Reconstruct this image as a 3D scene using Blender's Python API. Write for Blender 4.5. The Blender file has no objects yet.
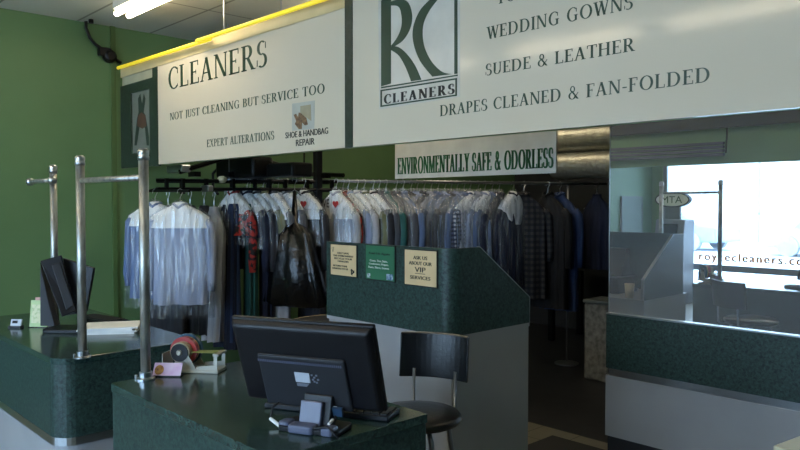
import bpy, bmesh, math, random
from mathutils import Vector, Matrix
PI = math.pi
SC = bpy.context.scene
COL = SC.collection
random.seed(7)
# ------------------------------------------------------------------ camera
FPX = 718.0; EYE = 1.6; YAW = math.radians(46.5); PITCH = math.radians(-1.7)
cam_d = bpy.data.cameras.new('camera'); cam = bpy.data.objects.new('camera', cam_d); COL.objects.link(cam)
cam.location = (0, 0, EYE); cam.rotation_euler = (PI/2 + PITCH, 0, YAW)
cam_d.sensor_width = 36; cam_d.lens = FPX/800*36; cam_d.clip_start = .05; cam_d.clip_end = 200
SC.camera = cam
# ------------------------------------------------------------------ view + world
SC.view_settings.view_transform = 'Standard'; SC.view_settings.look = 'None'
SC.view_settings.gamma = 1; SC.view_settings.use_curve_mapping = False
SC.view_settings.exposure = 0.38
SC.cycles.transparent_max_bounces = 32
SC.cycles.sample_clamp_indirect = 6
w = bpy.data.worlds.new('sky'); SC.world = w; w.use_nodes = True
wb = w.node_tree.nodes['Background']; wb.inputs[0].default_value = (.50, .70, 1, 1); wb.inputs[1].default_value = 10
WINX0, WINX1, WINZ0, WINZ1, WINY = -5.86, .9, .22, 2.62, -3.8
pl = bpy.data.lights.new('window_portal', 'AREA'); pl.shape = 'RECTANGLE'; pl.size = WINX1-WINX0; pl.size_y = WINZ1-WINZ0
pl.cycles.is_portal = True
po = bpy.data.objects.new('window_portal', pl); COL.objects.link(po)
po.location = ((WINX0+WINX1)/2, WINY-.12, (WINZ0+WINZ1)/2); po.rotation_euler = (PI/2, 0, 0)
LAMP = 17.0

# ------------------------------------------------------------------ pixel -> world measuring helpers (800x450 frame)
_cy, _sy, _cp, _sp = math.cos(YAW), math.sin(YAW), math.cos(PITCH), math.sin(PITCH)
_F = Vector((-_sy*_cp, _cy*_cp, _sp)); _R = Vector((_cy, _sy, 0)); _U = _R.cross(_F)
def ray(x, y): return _F + _R*((x-400)/FPX) - _U*((y-225)/FPX)
def at(x, y, ax, v):
    d = ray(x, y); o = Vector((0, 0, EYE)); i = 'xyz'.index(ax)
    return o + d*((v-o[i])/d[i])
def atd(x, y, D): return Vector((0, 0, EYE)) + ray(x, y)*D

# ------------------------------------------------------------------ materials
def lin(h):
    h = h.lstrip('#'); r = []
    for i in (0, 2, 4):
        c = int(h[i:i+2], 16)/255; r.append(c/12.92 if c <= .04045 else ((c+.055)/1.055)**2.4)
    return (*r, 1)
MATS = {}
def mat(name, col, rough=.5, metal=0, spec=.5, noise=None, col2=None, bump=0, bscale=40, stretch=None, emit=None, es=0, detail=4, lo=.35, hi=.65, coat=0):
    if name in MATS: return MATS[name]
    m = bpy.data.materials.new(name); m.use_nodes = True; MATS[name] = m
    nt = m.node_tree; b = nt.nodes['Principled BSDF']
    b.inputs['Base Color'].default_value = lin(col); b.inputs['Roughness'].default_value = rough
    b.inputs['Metallic'].default_value = metal; b.inputs['Specular IOR Level'].default_value = spec
    if coat: b.inputs['Coat Weight'].default_value = coat; b.inputs['Coat Roughness'].default_value = .08
    if emit: b.inputs['Emission Color'].default_value = lin(emit); b.inputs['Emission Strength'].default_value = es
    tc = nt.nodes.new('ShaderNodeTexCoord'); mp = nt.nodes.new('ShaderNodeMapping')
    nt.links.new(tc.outputs['Object'], mp.inputs[0])
    if stretch: mp.inputs['Scale'].default_value = stretch
    nz = nt.nodes.new('ShaderNodeTexNoise'); nz.inputs['Scale'].default_value = noise or 6; nz.inputs['Detail'].default_value = detail
    nt.links.new(mp.outputs[0], nz.inputs['Vector'])
    c2 = lin(col2) if col2 else tuple(min(1, c*.86) for c in lin(col)[:3])+(1,)
    cr = nt.nodes.new('ShaderNodeValToRGB'); cr.color_ramp.elements[0].position = lo; cr.color_ramp.elements[1].position = hi
    cr.color_ramp.elements[0].color = c2; cr.color_ramp.elements[1].color = lin(col)
    nt.links.new(nz.outputs['Fac'], cr.inputs[0]); nt.links.new(cr.outputs[0], b.inputs['Base Color'])
    if bump:
        n2 = nt.nodes.new('ShaderNodeTexNoise'); n2.inputs['Scale'].default_value = bscale; n2.inputs['Detail'].default_value = 5
        nt.links.new(mp.outputs[0], n2.inputs['Vector'])
        bp = nt.nodes.new('ShaderNodeBump'); bp.inputs['Strength'].default_value = bump; bp.inputs['Distance'].default_value = .01
        nt.links.new(n2.outputs['Fac'], bp.inputs['Height']); nt.links.new(bp.outputs[0], b.inputs['Normal'])
    return m
def grid_mat(name, col, line, sx, sy, lw, rough, off=(0, 0), noise=3, col2=None, spec=.4):
    m = mat(name, col, rough, noise=noise, col2=col2, spec=spec); nt = m.node_tree
    b = nt.nodes['Principled BSDF']; src = b.inputs['Base Color'].links[0].from_socket
    tc = nt.nodes.new('ShaderNodeTexCoord'); sp = nt.nodes.new('ShaderNodeSeparateXYZ'); nt.links.new(tc.outputs['Object'], sp.inputs[0])
    def edge(out, s, o):
        a = nt.nodes.new('ShaderNodeMath'); a.operation = 'ADD'; a.inputs[1].default_value = o; nt.links.new(out, a.inputs[0])
        d = nt.nodes.new('ShaderNodeMath'); d.operation = 'DIVIDE'; d.inputs[1].default_value = s; nt.links.new(a.outputs[0], d.inputs[0])
        f = nt.nodes.new('ShaderNodeMath'); f.operation = 'FRACT'; nt.links.new(d.outputs[0], f.inputs[0])
        l = nt.nodes.new('ShaderNodeMath'); l.operation = 'LESS_THAN'; l.inputs[1].default_value = lw/s; nt.links.new(f.outputs[0], l.inputs[0]); return l.outputs[0]
    mx = nt.nodes.new('ShaderNodeMath'); mx.operation = 'MAXIMUM'
    nt.links.new(edge(sp.outputs[0], sx, 100+off[0]), mx.inputs[0]); nt.links.new(edge(sp.outputs[1], sy, 100+off[1]), mx.inputs[1])
    mix = nt.nodes.new('ShaderNodeMix'); mix.data_type = 'RGBA'; nt.links.new(mx.outputs[0], mix.inputs[0]); nt.links.new(src, mix.inputs[6]); mix.inputs[7].default_value = lin(line)
    nt.links.new(mix.outputs[2], b.inputs['Base Color']); return m
def check_mat(name, c1, c2, c3, scale):
    m = bpy.data.materials.new(name); m.use_nodes = True; MATS[name] = m; nt = m.node_tree; b = nt.nodes['Principled BSDF']; b.inputs['Roughness'].default_value = .85
    tc = nt.nodes.new('ShaderNodeTexCoord'); sp = nt.nodes.new('ShaderNodeSeparateXYZ'); nt.links.new(tc.outputs['Object'], sp.inputs[0])
    def band(o):
        d = nt.nodes.new('ShaderNodeMath'); d.operation = 'MULTIPLY'; d.inputs[1].default_value = scale; nt.links.new(o, d.inputs[0])
        f = nt.nodes.new('ShaderNodeMath'); f.operation = 'FRACT'; nt.links.new(d.outputs[0], f.inputs[0])
        l = nt.nodes.new('ShaderNodeMath'); l.operation = 'LESS_THAN'; l.inputs[1].default_value = .5; nt.links.new(f.outputs[0], l.inputs[0]); return l.outputs[0]
    a = nt.nodes.new('ShaderNodeMath'); a.operation = 'ADD'; nt.links.new(band(sp.outputs[0]), a.inputs[0]); nt.links.new(band(sp.outputs[2]), a.inputs[1])
    h = nt.nodes.new('ShaderNodeMath'); h.operation = 'MULTIPLY'; h.inputs[1].default_value = .5; nt.links.new(a.outputs[0], h.inputs[0])
    cr = nt.nodes.new('ShaderNodeValToRGB'); cr.color_ramp.interpolation = 'CONSTANT'
    e = cr.color_ramp.elements; e[0].color = lin(c1); e[1].position = .75; e[1].color = lin(c3); n = e.new(.3); n.color = lin(c2)
    nt.links.new(h.outputs[0], cr.inputs[0]); nt.links.new(cr.outputs[0], b.inputs['Base Color']); return m
def stripe_mat(name, c1, c2, scale):
    m = mat(name, c1, .85); nt = m.node_tree; b = nt.nodes['Principled BSDF']
    tc = nt.nodes.new('ShaderNodeTexCoord'); wv = nt.nodes.new('ShaderNodeTexWave'); wv.inputs['Scale'].default_value = scale; wv.bands_direction = 'X'
    nt.links.new(tc.outputs['Object'], wv.inputs['Vector'])
    cr = nt.nodes.new('ShaderNodeValToRGB'); cr.color_ramp.elements[0].color = lin(c1); cr.color_ramp.elements[1].color = lin(c2); cr.color_ramp.elements[0].position = .4; cr.color_ramp.elements[1].position = .6
    nt.links.new(wv.outputs['Fac'], cr.inputs[0]); nt.links.new(cr.outputs[0], b.inputs['Base Color']); return m
def plastic_film(name='plastic_film', top=.14):
    m = bpy.data.materials.new(name); m.use_nodes = True; nt = m.node_tree; nt.nodes.clear()
    out = nt.nodes.new('ShaderNodeOutputMaterial'); tr = nt.nodes.new('ShaderNodeBsdfTransparent'); tr.inputs[0].default_value = (.95, .97, 1, 1)
    gl = nt.nodes.new('ShaderNodeBsdfGlossy'); gl.inputs['Roughness'].default_value = .22; gl.inputs[0].default_value = (.9, .94, 1, 1)
    df = nt.nodes.new('ShaderNodeBsdfDiffuse'); df.inputs[0].default_value = (.72, .73, .72, 1)
    tc = nt.nodes.new('ShaderNodeTexCoord'); mp = nt.nodes.new('ShaderNodeMapping'); mp.inputs['Scale'].default_value = (26, 26, 3)
    nz = nt.nodes.new('ShaderNodeTexNoise'); nz.inputs['Scale'].default_value = 1; nz.inputs['Detail'].default_value = 5; nz.inputs['Distortion'].default_value = 1.2
    nt.links.new(tc.outputs['Object'], mp.inputs[0]); nt.links.new(mp.outputs[0], nz.inputs['Vector'])
    bp = nt.nodes.new('ShaderNodeBump'); bp.inputs['Strength'].default_value = 1; bp.inputs['Distance'].default_value = .03; nt.links.new(nz.outputs['Fac'], bp.inputs['Height'])
    nt.links.new(bp.outputs[0], gl.inputs['Normal']); nt.links.new(bp.outputs[0], df.inputs['Normal'])
    m1 = nt.nodes.new('ShaderNodeMixShader'); m1.inputs[0].default_value = .55; nt.links.new(gl.outputs[0], m1.inputs[1]); nt.links.new(df.outputs[0], m1.inputs[2])
    cr = nt.nodes.new('ShaderNodeValToRGB'); e = cr.color_ramp.elements; e[0].position = .48; e[0].color = (.05,)*3+(1,); e[1].position = .68; e[1].color = (.5,)*3+(1,)
    nt.links.new(nz.outputs['Fac'], cr.inputs[0])
    sp = nt.nodes.new('ShaderNodeSeparateXYZ'); nt.links.new(tc.outputs['Object'], sp.inputs[0])
    mr = nt.nodes.new('ShaderNodeMapRange'); mr.inputs['From Min'].default_value = -.40; mr.inputs['From Max'].default_value = -.22; mr.inputs['To Min'].default_value = 0; mr.inputs['To Max'].default_value = top; nt.links.new(sp.outputs[2], mr.inputs[0])
    ad = nt.nodes.new('ShaderNodeMath'); ad.operation = 'ADD'; ad.use_clamp = True; nt.links.new(cr.outputs[0], ad.inputs[0]); nt.links.new(mr.outputs[0], ad.inputs[1])
    m2 = nt.nodes.new('ShaderNodeMixShader'); nt.links.new(ad.outputs[0], m2.inputs[0]); nt.links.new(tr.outputs[0], m2.inputs[1]); nt.links.new(m1.outputs[0], m2.inputs[2])
    nt.links.new(m2.outputs[0], out.inputs[0]); return m
def mirror_mat():
    m = bpy.data.materials.new('hazy_mirror'); m.use_nodes = True; nt = m.node_tree; nt.nodes.clear()
    out = nt.nodes.new('ShaderNodeOutputMaterial'); gl = nt.nodes.new('ShaderNodeBsdfGlossy'); gl.inputs['Roughness'].default_value = .0; gl.inputs[0].default_value = (.78, .82, .84, 1)
    df = nt.nodes.new('ShaderNodeBsdfDiffuse'); df.inputs[0].default_value = (.55, .58, .62, 1)
    mx = nt.nodes.new('ShaderNodeMixShader'); mx.inputs[0].default_value = .22
    nt.links.new(gl.outputs[0], mx.inputs[1]); nt.links.new(df.outputs[0], mx.inputs[2]); nt.links.new(mx.outputs[0], out.inputs[0]); return m
def glass_mat(name='window_glass', tint=(.95, .98, .97)):
    m = bpy.data.materials.new(name); m.use_nodes = True; nt = m.node_tree; nt.nodes.clear()
    out = nt.nodes.new('ShaderNodeOutputMaterial'); tr = nt.nodes.new('ShaderNodeBsdfTransparent'); tr.inputs[0].default_value = (*tint, 1)
    gl = nt.nodes.new('ShaderNodeBsdfGlossy'); gl.inputs['Roughness'].default_value = .02
    fr = nt.nodes.new('ShaderNodeFresnel'); fr.inputs[0].default_value = 1.35
    mx = nt.nodes.new('ShaderNodeMixShader'); nt.links.new(fr.outputs[0], mx.inputs[0]); nt.links.new(tr.outputs[0], mx.inputs[1]); nt.links.new(gl.outputs[0], mx.inputs[2])
    nt.links.new(mx.outputs[0], out.inputs[0]); return m
M_wall = mat('green_wall_paint', '#5e8056', .6, noise=2, col2='#587a51', bump=.05, bscale=120)
M_ceil = grid_mat('ceiling_tile', '#d6d5ca', '#98988e', 1.22, .61, .02, .9, off=(.2, .35), noise=1.5, col2='#cccbc0')
M_floor = grid_mat('floor_tile', '#8d8878', '#3c3a34', .305, .305, .006, .35, noise=5, col2='#7e796a')
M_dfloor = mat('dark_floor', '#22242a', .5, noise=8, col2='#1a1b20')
M_marble = mat('green_marble_laminate', '#3f5b56', .16, noise=70, col2='#121f20', detail=12, lo=.34, hi=.74, spec=.5)
M_marbled = mat('green_marble_panel', '#3b554f', .42, noise=60, col2='#101d1e', detail=12, lo=.36, hi=.70, spec=.35)
for _x in list(MATS['green_marble_laminate'].node_tree.nodes)+list(M_marbled.node_tree.nodes):
    if _x.type == 'TEX_NOISE': _x.inputs['Roughness'].default_value = .72; _x.inputs['Distortion'].default_value = .6
M_white = mat('white_laminate', '#9a9ca0', .3, noise=3, col2='#94969a')
M_alu = mat('brushed_aluminium', '#b8bcc0', .28, metal=1, noise=30, stretch=(1, 1, 20))
M_chrome = mat('chrome_pipe', '#b8b8b2', .38, metal=.75, noise=40, col2='#8c8c88', stretch=(1, 1, .3))
M_dark = mat('dark_plastic', '#0f1117', .42, noise=20, col2='#0c0d13', spec=.3)
M_darkm = mat('dark_matte_plastic', '#1a1d24', .6)
M_blackm = mat('black_metal', '#101114', .4, metal=.6)
M_bluegrey = mat('blue_grey_plastic', '#5a6078', .35)
M_sign = mat('cream_sign_board', '#d2c8b4', .11, noise=2, col2='#d0c6b2', spec=.3, lo=.3, hi=.7)
M_signgreen = mat('sign_green', '#2b3b32', .4, noise=30, col2='#1e2d25')
M_signback = mat('sign_back_green', '#8db489', .6, noise=2)
M_text = mat('sign_lettering', '#23402f', .4)
M_black = mat('black_ink', '#131514', .5)
M_yellow = mat('yellow_tube', '#f5dc3c', .35, emit='#f5dc30', es=.5)
M_tan = mat('tan_rail', '#c9b98f', .5, noise=5)
M_film = plastic_film(); M_filmc = plastic_film('clear_plastic_film', 0); M_mirror = mirror_mat(); M_glass = glass_mat()
M_wire = mat('hanger_wire', '#c4c8cc', .3, metal=1)
M_paper = mat('white_paper', '#ededea', .7, noise=10, col2='#e2e2df', bump=.2, bscale=30)
M_red = mat('red_print', '#b8302c', .6)
M_beige = mat('beige_card', '#d9bf93', .5, noise=5)
M_cardgreen = mat('green_card', '#2c6b4c', .5)
M_leather = mat('black_vinyl', '#121419', .28, bump=.1, bscale=80)
M_duct = mat('silver_duct', '#a8a89c', .35, metal=.55, bump=.8, bscale=14, stretch=(3, 1, 1))
M_greybox = mat('grey_metal_box', '#5c6260', .55)
M_outwall = mat('outside_stucco', '#e8e6e0', .9)
M_asphalt = mat('outside_pavement', '#cfd0d0', .9, noise=1)

# ------------------------------------------------------------------ mesh helpers
def NB(): return bmesh.new()
def box(bm, x0, x1, y0, y1, z0, z1, M=None):
    vs = [bm.verts.new(p) for p in ((x0,y0,z0),(x1,y0,z0),(x1,y1,z0),(x0,y1,z0),(x0,y0,z1),(x1,y0,z1),(x1,y1,z1),(x0,y1,z1))]
    for f in ((0,3,2,1),(4,5,6,7),(0,1,5,4),(1,2,6,5),(2,3,7,6),(3,0,4,7)): bm.faces.new([vs[i] for i in f])
    if M is not None:
        for v in vs: v.co = M @ v.co
    return bm
def prism(bm, pts, z0, z1, M=None):
    a = [bm.verts.new((p[0], p[1], z0)) for p in pts]; b = [bm.verts.new((p[0], p[1], z1)) for p in pts]
    n = len(pts); bm.faces.new(a[::-1]); bm.faces.new(b)
    for i in range(n): bm.faces.new((a[i], a[(i+1) % n], b[(i+1) % n], b[i]))
    if M is not None:
        for v in a+b: v.co = M @ v.co
    return bm
def slab_xz(bm, pts, y0, y1):        # outline in x,z with thickness y0..y1
    a = [bm.verts.new((p[0], y0, p[1])) for p in pts]; b = [bm.verts.new((p[0], y1, p[1])) for p in pts]
    n = len(pts); bm.faces.new(a); bm.faces.new(b[::-1])
    for i in range(n): bm.faces.new((a[(i+1) % n], a[i], b[i], b[(i+1) % n]))
    return bm
def slab_yz(bm, pts, x0, x1):
    a = [bm.verts.new((x0, p[0], p[1])) for p in pts]; b = [bm.verts.new((x1, p[0], p[1])) for p in pts]
    n = len(pts); bm.faces.new(a[::-1]); bm.faces.new(b)
    for i in range(n): bm.faces.new((a[i], a[(i+1) % n], b[(i+1) % n], b[i]))
    return bm
def tube(bm, pts, r, seg=10, cap=True):
    pts = [Vector(p) for p in pts]; rs = r if isinstance(r, (list, tuple)) else [r]*len(pts); rings = []
    t0 = (pts[1]-pts[0]).normalized(); up = Vector((0, 0, 1)) if abs(t0.z) < .9 else Vector((1, 0, 0)); n = t0.cross(up).normalized()
    for i, p in enumerate(pts):
        t = (pts[min(i+1, len(pts)-1)]-pts[max(i-1, 0)]).normalized(); n = (n - t*n.dot(t)).normalized(); b = t.cross(n)
        rings.append([bm.verts.new(p+(n*math.cos(2*PI*k/seg)+b*math.sin(2*PI*k/seg))*rs[i]) for k in range(seg)])
    for i in range(len(rings)-1):
        for k in range(seg): bm.faces.new((rings[i][k], rings[i][(k+1) % seg], rings[i+1][(k+1) % seg], rings[i+1][k]))
    if cap: bm.faces.new(rings[0][::-1]); bm.faces.new(rings[-1])
    return bm
def lathe(bm, prof, M=None, seg=28):   # prof [(r,z)]
    rings = []; allv = []
    for r, z in prof:
        ring = [bm.verts.new((r*math.cos(2*PI*k/seg), r*math.sin(2*PI*k/seg), z)) for k in range(seg)] ; rings.append(ring); allv += ring
    for i in range(len(rings)-1):
        for k in range(seg): bm.faces.new((rings[i][k], rings[i][(k+1) % seg], rings[i+1][(k+1) % seg], rings[i+1][k]))
    bm.faces.new(rings[0][::-1]); bm.faces.new(rings[-1])
    if M is not None:
        for v in allv: v.co = M @ v.co
    return bm
def wmat(o):
    m = o.matrix_basis.copy(); p = o.parent
    while p: m = p.matrix_basis @ m; p = p.parent
    return m
def ob(name, bm, m, parent=None, local=False, bevel=0, smooth=False, seg=2, sub=0):
    me = bpy.data.meshes.new(name); bmesh.ops.recalc_face_normals(bm, faces=bm.faces); bm.to_mesh(me); bm.free()
    if parent is not None and not local: me.transform(wmat(parent).inverted())
    me.materials.append(m); o = bpy.data.objects.new(name, me); COL.objects.link(o)
    if parent is not None: o.parent = parent
    if smooth:
        for f in me.polygons: f.use_smooth = True
    if bevel:
        b = o.modifiers.new('bevel', 'BEVEL'); b.width = bevel; b.segments = seg; b.limit_method = 'ANGLE'
    if sub:
        s = o.modifiers.new('sub', 'SUBSURF'); s.levels = s.render_levels = sub
    return o
def tag(o, label, cat, group=None, kind=None):
    if label: o['label'] = label
    if cat: o['category'] = cat
    if group: o['group'] = group
    if kind: o['kind'] = kind
    return o
def thing(name, label, cat, loc=(0, 0, 0), rz=0, group=None):
    e = bpy.data.objects.new(name, None); COL.objects.link(e); e.location = loc; e.rotation_euler = (0, 0, rz); e.empty_display_size = .1
    return tag(e, label, cat, group)
def struct(name, bm, m, parent=None, **k):
    o = ob(name, bm, m, parent, **k)
    if parent is None: o['kind'] = 'structure'
    return o
def sbox(name, m, *a, parent=None, **k): return struct(name, box(NB(), *a), m, parent, **k)

# ------------------------------------------------------------------ serif lettering (own stroke alphabet) and sans lettering
T_, t_ = .15, .055
def _V(x, y0, y1, w=T_): return [(x, y0), (x+w, y0), (x+w, y1), (x, y1)]
def _H(x0, x1, y, t=t_): return [(x0, y), (x1, y), (x1, y+t), (x0, y+t)]
def _D(x0, y0, x1, y1, w): return [(x0, y0), (x0+w, y0), (x1+w, y1), (x1, y1)]
def _A(cx, cy, rx, ry, a0, a1, w=T_, t=t_, n=12):
    o, i = [], []
    for k in range(n+1):
        a = math.radians(a0+(a1-a0)*k/n)
        o.append((cx+rx*math.cos(a), cy+ry*math.sin(a))); i.append((cx+(rx-w)*math.cos(a), cy+(ry-t)*math.sin(a)))
    return [[o[k], o[k+1], i[k+1], i[k]] for k in range(n)]
def _S(x, w, y, e=.07): return _H(x-e, x+w+e, y if y == 0 else y-.045, .045)
def glyph(c):
    P = []; 
    if c == 'A': P = [_D(.06,0,.34,1,.06), _D(.56,0,.30,1,T_), _H(.16,.58,.32), _S(.06,.06,0), _S(.56,T_,0)]; w = .8
    elif c == 'B': P = [_V(.08,0,1), _S(.08,.05,0), _S(.08,.05,1), _H(.1,.35,0), _H(.1,.33,1-t_), _H(.1,.35,.5)] + _A(.33,.765,.25,.235,-90,90) + _A(.35,.27,.28,.275,-90,90); w = .7
    elif c == 'C': P = _A(.47,.5,.42,.52,50,310) + [_V(.70,.66,.92,.04), _V(.70,.1,.2,.03)]; w = .8
    elif c == 'D': P = [_V(.08,0,1), _S(.08,.05,0), _S(.08,.05,1), _H(.1,.38,0), _H(.1,.38,1-t_)] + _A(.38,.5,.42,.5,-90,90); w = .88
    elif c in 'EFL':
        P = [_V(.08,0,1), _S(.08,T_,0), _S(.08,T_,1)]
        if c != 'L': P += [_H(.1,.56,1-t_), _V(.53,.78,1,.035), _H(.1,.42,.49), _V(.40,.42,.60,.03)]
        if c != 'F': P += [_H(.1,.60,0), _V(.57,0,.24,.035)]
        w = .66 if c != 'F' else .62
    elif c == 'G': P = _A(.47,.5,.42,.52,50,315) + [_V(.62,.05,.42,.13), _S(.62,.13,.46), _V(.70,.66,.92,.04)]; w = .88
    elif c == 'H': P = [_V(.08,0,1), _V(.60,0,1), _H(.1,.65,.49)] + [_S(x,T_,y) for x in (.08,.60) for y in (0,1)]; w = .86
    elif c == 'I': P = [_V(.08,0,1), _S(.08,T_,0), _S(.08,T_,1)]; w = .34
    elif c == 'J': P = [_V(.16,.1,1), _S(.16,T_,1)] + _A(.12,.02,.19,.16,-90,40); w = .38
    elif c == 'K': P = [_V(.08,0,1), _D(.2,.42,.58,1,.06), _D(.56,0,.28,.56,T_), _S(.08,T_,0), _S(.08,T_,1), _S(.56,T_,0), _S(.58,.06,1)]; w = .8
    elif c == 'M': P = [_V(.1,0,1,.06), _D(.44,0,.12,1,.14), _D(.44,0,.78,1,.06), _V(.78,0,1), _S(.1,.06,0), _S(.78,T_,0), _S(.06,.1,1), _S(.8,.12,1)]; w = 1.04
    elif c == 'N': P = [_V(.1,0,1,.06), _D(.60,0,.08,1,.15), _V(.68,0,1,.06), _S(.1,.06,0), _S(.08,.08,1), _S(.68,.06,1)]; w = .84
    elif c == 'O': P = _A(.46,.5,.42,.52,0,360,n=24); w = .92
    elif c == 'P': P = [_V(.08,0,1), _S(.08,T_,0), _S(.08,.05,1), _H(.1,.34,1-t_), _H(.1,.34,.44)] + _A(.34,.72,.26,.28,-90,90); w = .64
    elif c == 'R': P = [_V(.08,0,1), _S(.08,T_,0), _S(.08,.05,1), _H(.1,.34,1-t_), _H(.1,.34,.46)] + _A(.34,.73,.26,.27,-90,90) + [_D(.56,0,.28,.5,T_), _S(.6,.1,0)]; w = .76
    elif c == 'S': P = _A(.29,.74,.25,.28,50,270,.13) + _A(.29,.26,.27,.28,-130,90,.13) + [_V(.46,.7,.94,.035), _V(.03,.06,.3,.035)]; w = .6
    elif c == 'T': P = [_V(.28,0,1), _S(.28,T_,0), _H(.02,.68,1-t_), _V(.02,.76,1,.035), _V(.65,.76,1,.035)]; w = .71
    elif c == 'U': P = [_V(.08,.3,1), _V(.60,.3,1,.06), _S(.08,T_,1), _S(.60,.06,1)] + _A(.37,.3,.29,.32,180,360,.11); w = .8
    elif c == 'V': P = [_D(.30,0,.06,1,T_), _D(.34,0,.62,1,.06), _S(.06,T_,1), _S(.62,.06,1)]; w = .74
    elif c == 'W': P = [_D(.26,0,.04,1,T_), _D(.30,0,.48,.9,.06), _D(.66,0,.44,1,T_), _D(.70,0,.92,1,.06), _S(.04,T_,1), _S(.44,.12,1), _S(.92,.06,1)]; w = 1.04
    elif c == 'X': P = [_D(.56,0,.08,1,T_), _D(.08,0,.6,1,.06), _S(.08,.06,0), _S(.56,T_,0), _S(.08,T_,1), _S(.6,.06,1)]; w = .8
    elif c == 'Y': P = [_V(.28,0,.5), _D(.28,.45,.04,1,T_), _D(.34,.45,.58,1,.06), _S(.28,T_,0), _S(.04,T_,1), _S(.58,.06,1)]; w = .7
    elif c == '&': P = _A(.34,.77,.18,.25,0,360,.08,n=16) + _A(.32,.27,.28,.29,90,360,.12) + [_D(.66,0,.2,.66,.13), _D(.54,.2,.72,.5,.05)]; w = .86
    elif c == '-': P = [_H(.05,.32,.33,.08)]; w = .38
    elif c == '.': P = [_H(.05,.18,0,.13)]; w = .24
    else: w = .36
    return P, w
def serif(bm, s, x0, x1, z0, z1, h, y, th=.0015, bold=1.0, track=.06):
    """letters from (x0,z0) to (x1,z1) on the plane y, facing -Y, cap height h"""
    adv = [glyph(c)[1] + track for c in s]; tot = sum(adv)-track; kx = (x1-x0)/tot; x = 0
    for c, a in zip(s, adv):
        for poly in glyph(c)[0]:
            pts = []
            for u, v in poly:
                X = x0 + (x+u)*kx; f = (X-x0)/(x1-x0); pts.append((X, z0+(z1-z0)*f+v*h))
            a_ = sum(pts[i][0]*pts[(i+1) % len(pts)][1]-pts[(i+1) % len(pts)][0]*pts[i][1] for i in range(len(pts)))
            if abs(a_) < 1e-9: continue
            slab_xz(bm, pts, y-th, y)
        x += a
    return bm
def sans(s, width, height, th=.001, sp=1.0):
    """sans lettering as a bmesh in local x,z; centred in x, base at 0"""
    cu = bpy.data.curves.new('txt', 'FONT'); cu.body = s; cu.extrude = .02; cu.resolution_u = 3; cu.space_character = sp
    o = bpy.data.objects.new('txt', cu); COL.objects.link(o); dg = bpy.context.evaluated_depsgraph_get(); me = bpy.data.meshes.new_from_object(o.evaluated_get(dg))
    bpy.data.objects.remove(o); bpy.data.curves.remove(cu); bm = NB(); bm.from_mesh(me); bpy.data.meshes.remove(me)
    xs = [v.co.x for v in bm.verts]; ys = [v.co.y for v in bm.verts]; x0, x1, y0, y1 = min(xs), max(xs), min(ys), max(ys)
    for v in bm.verts:
        x, y, z = v.co; v.co = ((x-(x0+x1)/2)/(x1-x0)*width, -z/.02*th, (y-y0)/(y1-y0)*height)
    return bm
def merge(bm, b2, M):
    b2.transform(M); me = bpy.data.meshes.new('t'); b2.to_mesh(me); b2.free(); bm.from_mesh(me); bpy.data.meshes.remove(me); return bm

# ================================================================== THE ROOM
WX, CZ, MY, MX = -6.05, 3.08, 4.0, -2.33       # left wall, ceiling, mirror wall plane, its left edge
BX, BY = 2.6, 8.2
sbox('floor', M_floor, WX, BX, WINY, MY+.28, -.05, 0)
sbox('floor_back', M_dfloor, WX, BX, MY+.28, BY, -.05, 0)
sbox('ceiling', M_ceil, WX, BX, WINY-.1, BY, CZ, CZ+.1)
sbox('wall_left', M_wall, WX-.12, WX, WINY-.1, BY, -.05, CZ)
sbox('wall_back', M_wall, WX, BX, BY, BY+.12, -.05, CZ)
sbox('wall_dark_sheet', mat('dark_backing_sheet', '#26282c', .7), WX, BX, 7.9, 7.95, 0, CZ)  # dark sheet added before the green back wall, standing in for back-room gloom
sbox('wall_right', M_wall, BX, BX+.12, WINY-.1, BY, -.05, CZ)
wf = NB()
box(wf, WX, WINX0, WINY-.1, WINY, -.05, CZ); box(wf, WINX1, BX, WINY-.1, WINY, -.05, CZ)
box(wf, WINX0, WINX1, WINY-.1, WINY, -.05, WINZ0); box(wf, WINX0, WINX1, WINY-.1, WINY, WINZ1, CZ)
struct('wall_front', wf, M_wall)
sbox('trim_1', mat('wall_seam', '#4d6a3c', .6), WX, WX+.02, 2.40, 2.44, 0, CZ)
# shop window
wn = thing('window_1', None, None, ((WINX0+WINX1)/2, WINY-.05, 0)); wn['kind'] = 'structure'
fr = NB(); M_frame = mat('window_frame', '#8a8f92', .4, metal=.5)
box(fr, WINX0, WINX0+.07, WINY-.08, WINY-.02, WINZ0, WINZ1); box(fr, WINX1-.07, WINX1, WINY-.08, WINY-.02, WINZ0, WINZ1)
box(fr, WINX0, WINX1, WINY-.08, WINY-.02, WINZ0, WINZ0+.06); box(fr, WINX0, WINX1, WINY-.08, WINY-.02, WINZ1-.06, WINZ1)
box(fr, WINX0, WINX1, WINY-.085, WINY-.01, .50, .60)
for x in (-3.2, -.7): box(fr, x-.03, x+.03, WINY-.08, WINY-.02, WINZ0, WINZ1)
ob('frame', fr, M_frame, wn)
ob('glass', box(NB(), WINX0+.03, WINX1-.03, WINY-.055, WINY-.045, WINZ0+.03, WINZ1-.03), M_glass, wn)
# website lettering, read from outside
tx = NB(); M_brown = mat('brown_vinyl', '#a8713a', .6); _n = M_brown.node_tree; _t = _n.nodes.new('ShaderNodeBsdfTranslucent'); _t.inputs[0].default_value = lin('#d29c5a')
_n.links.new(_t.outputs[0], _n.nodes['Material Output'].inputs[0])   # thin coloured vinyl lets daylight through
for dx in (0, .008, .016): merge(tx, sans('roycecleaners.com', 1.74, .175, .0015, 1.25), Matrix.Translation((-4.37+dx, WINY-.060, .625)))
ob('lettering', tx, M_brown, wn)

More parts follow.
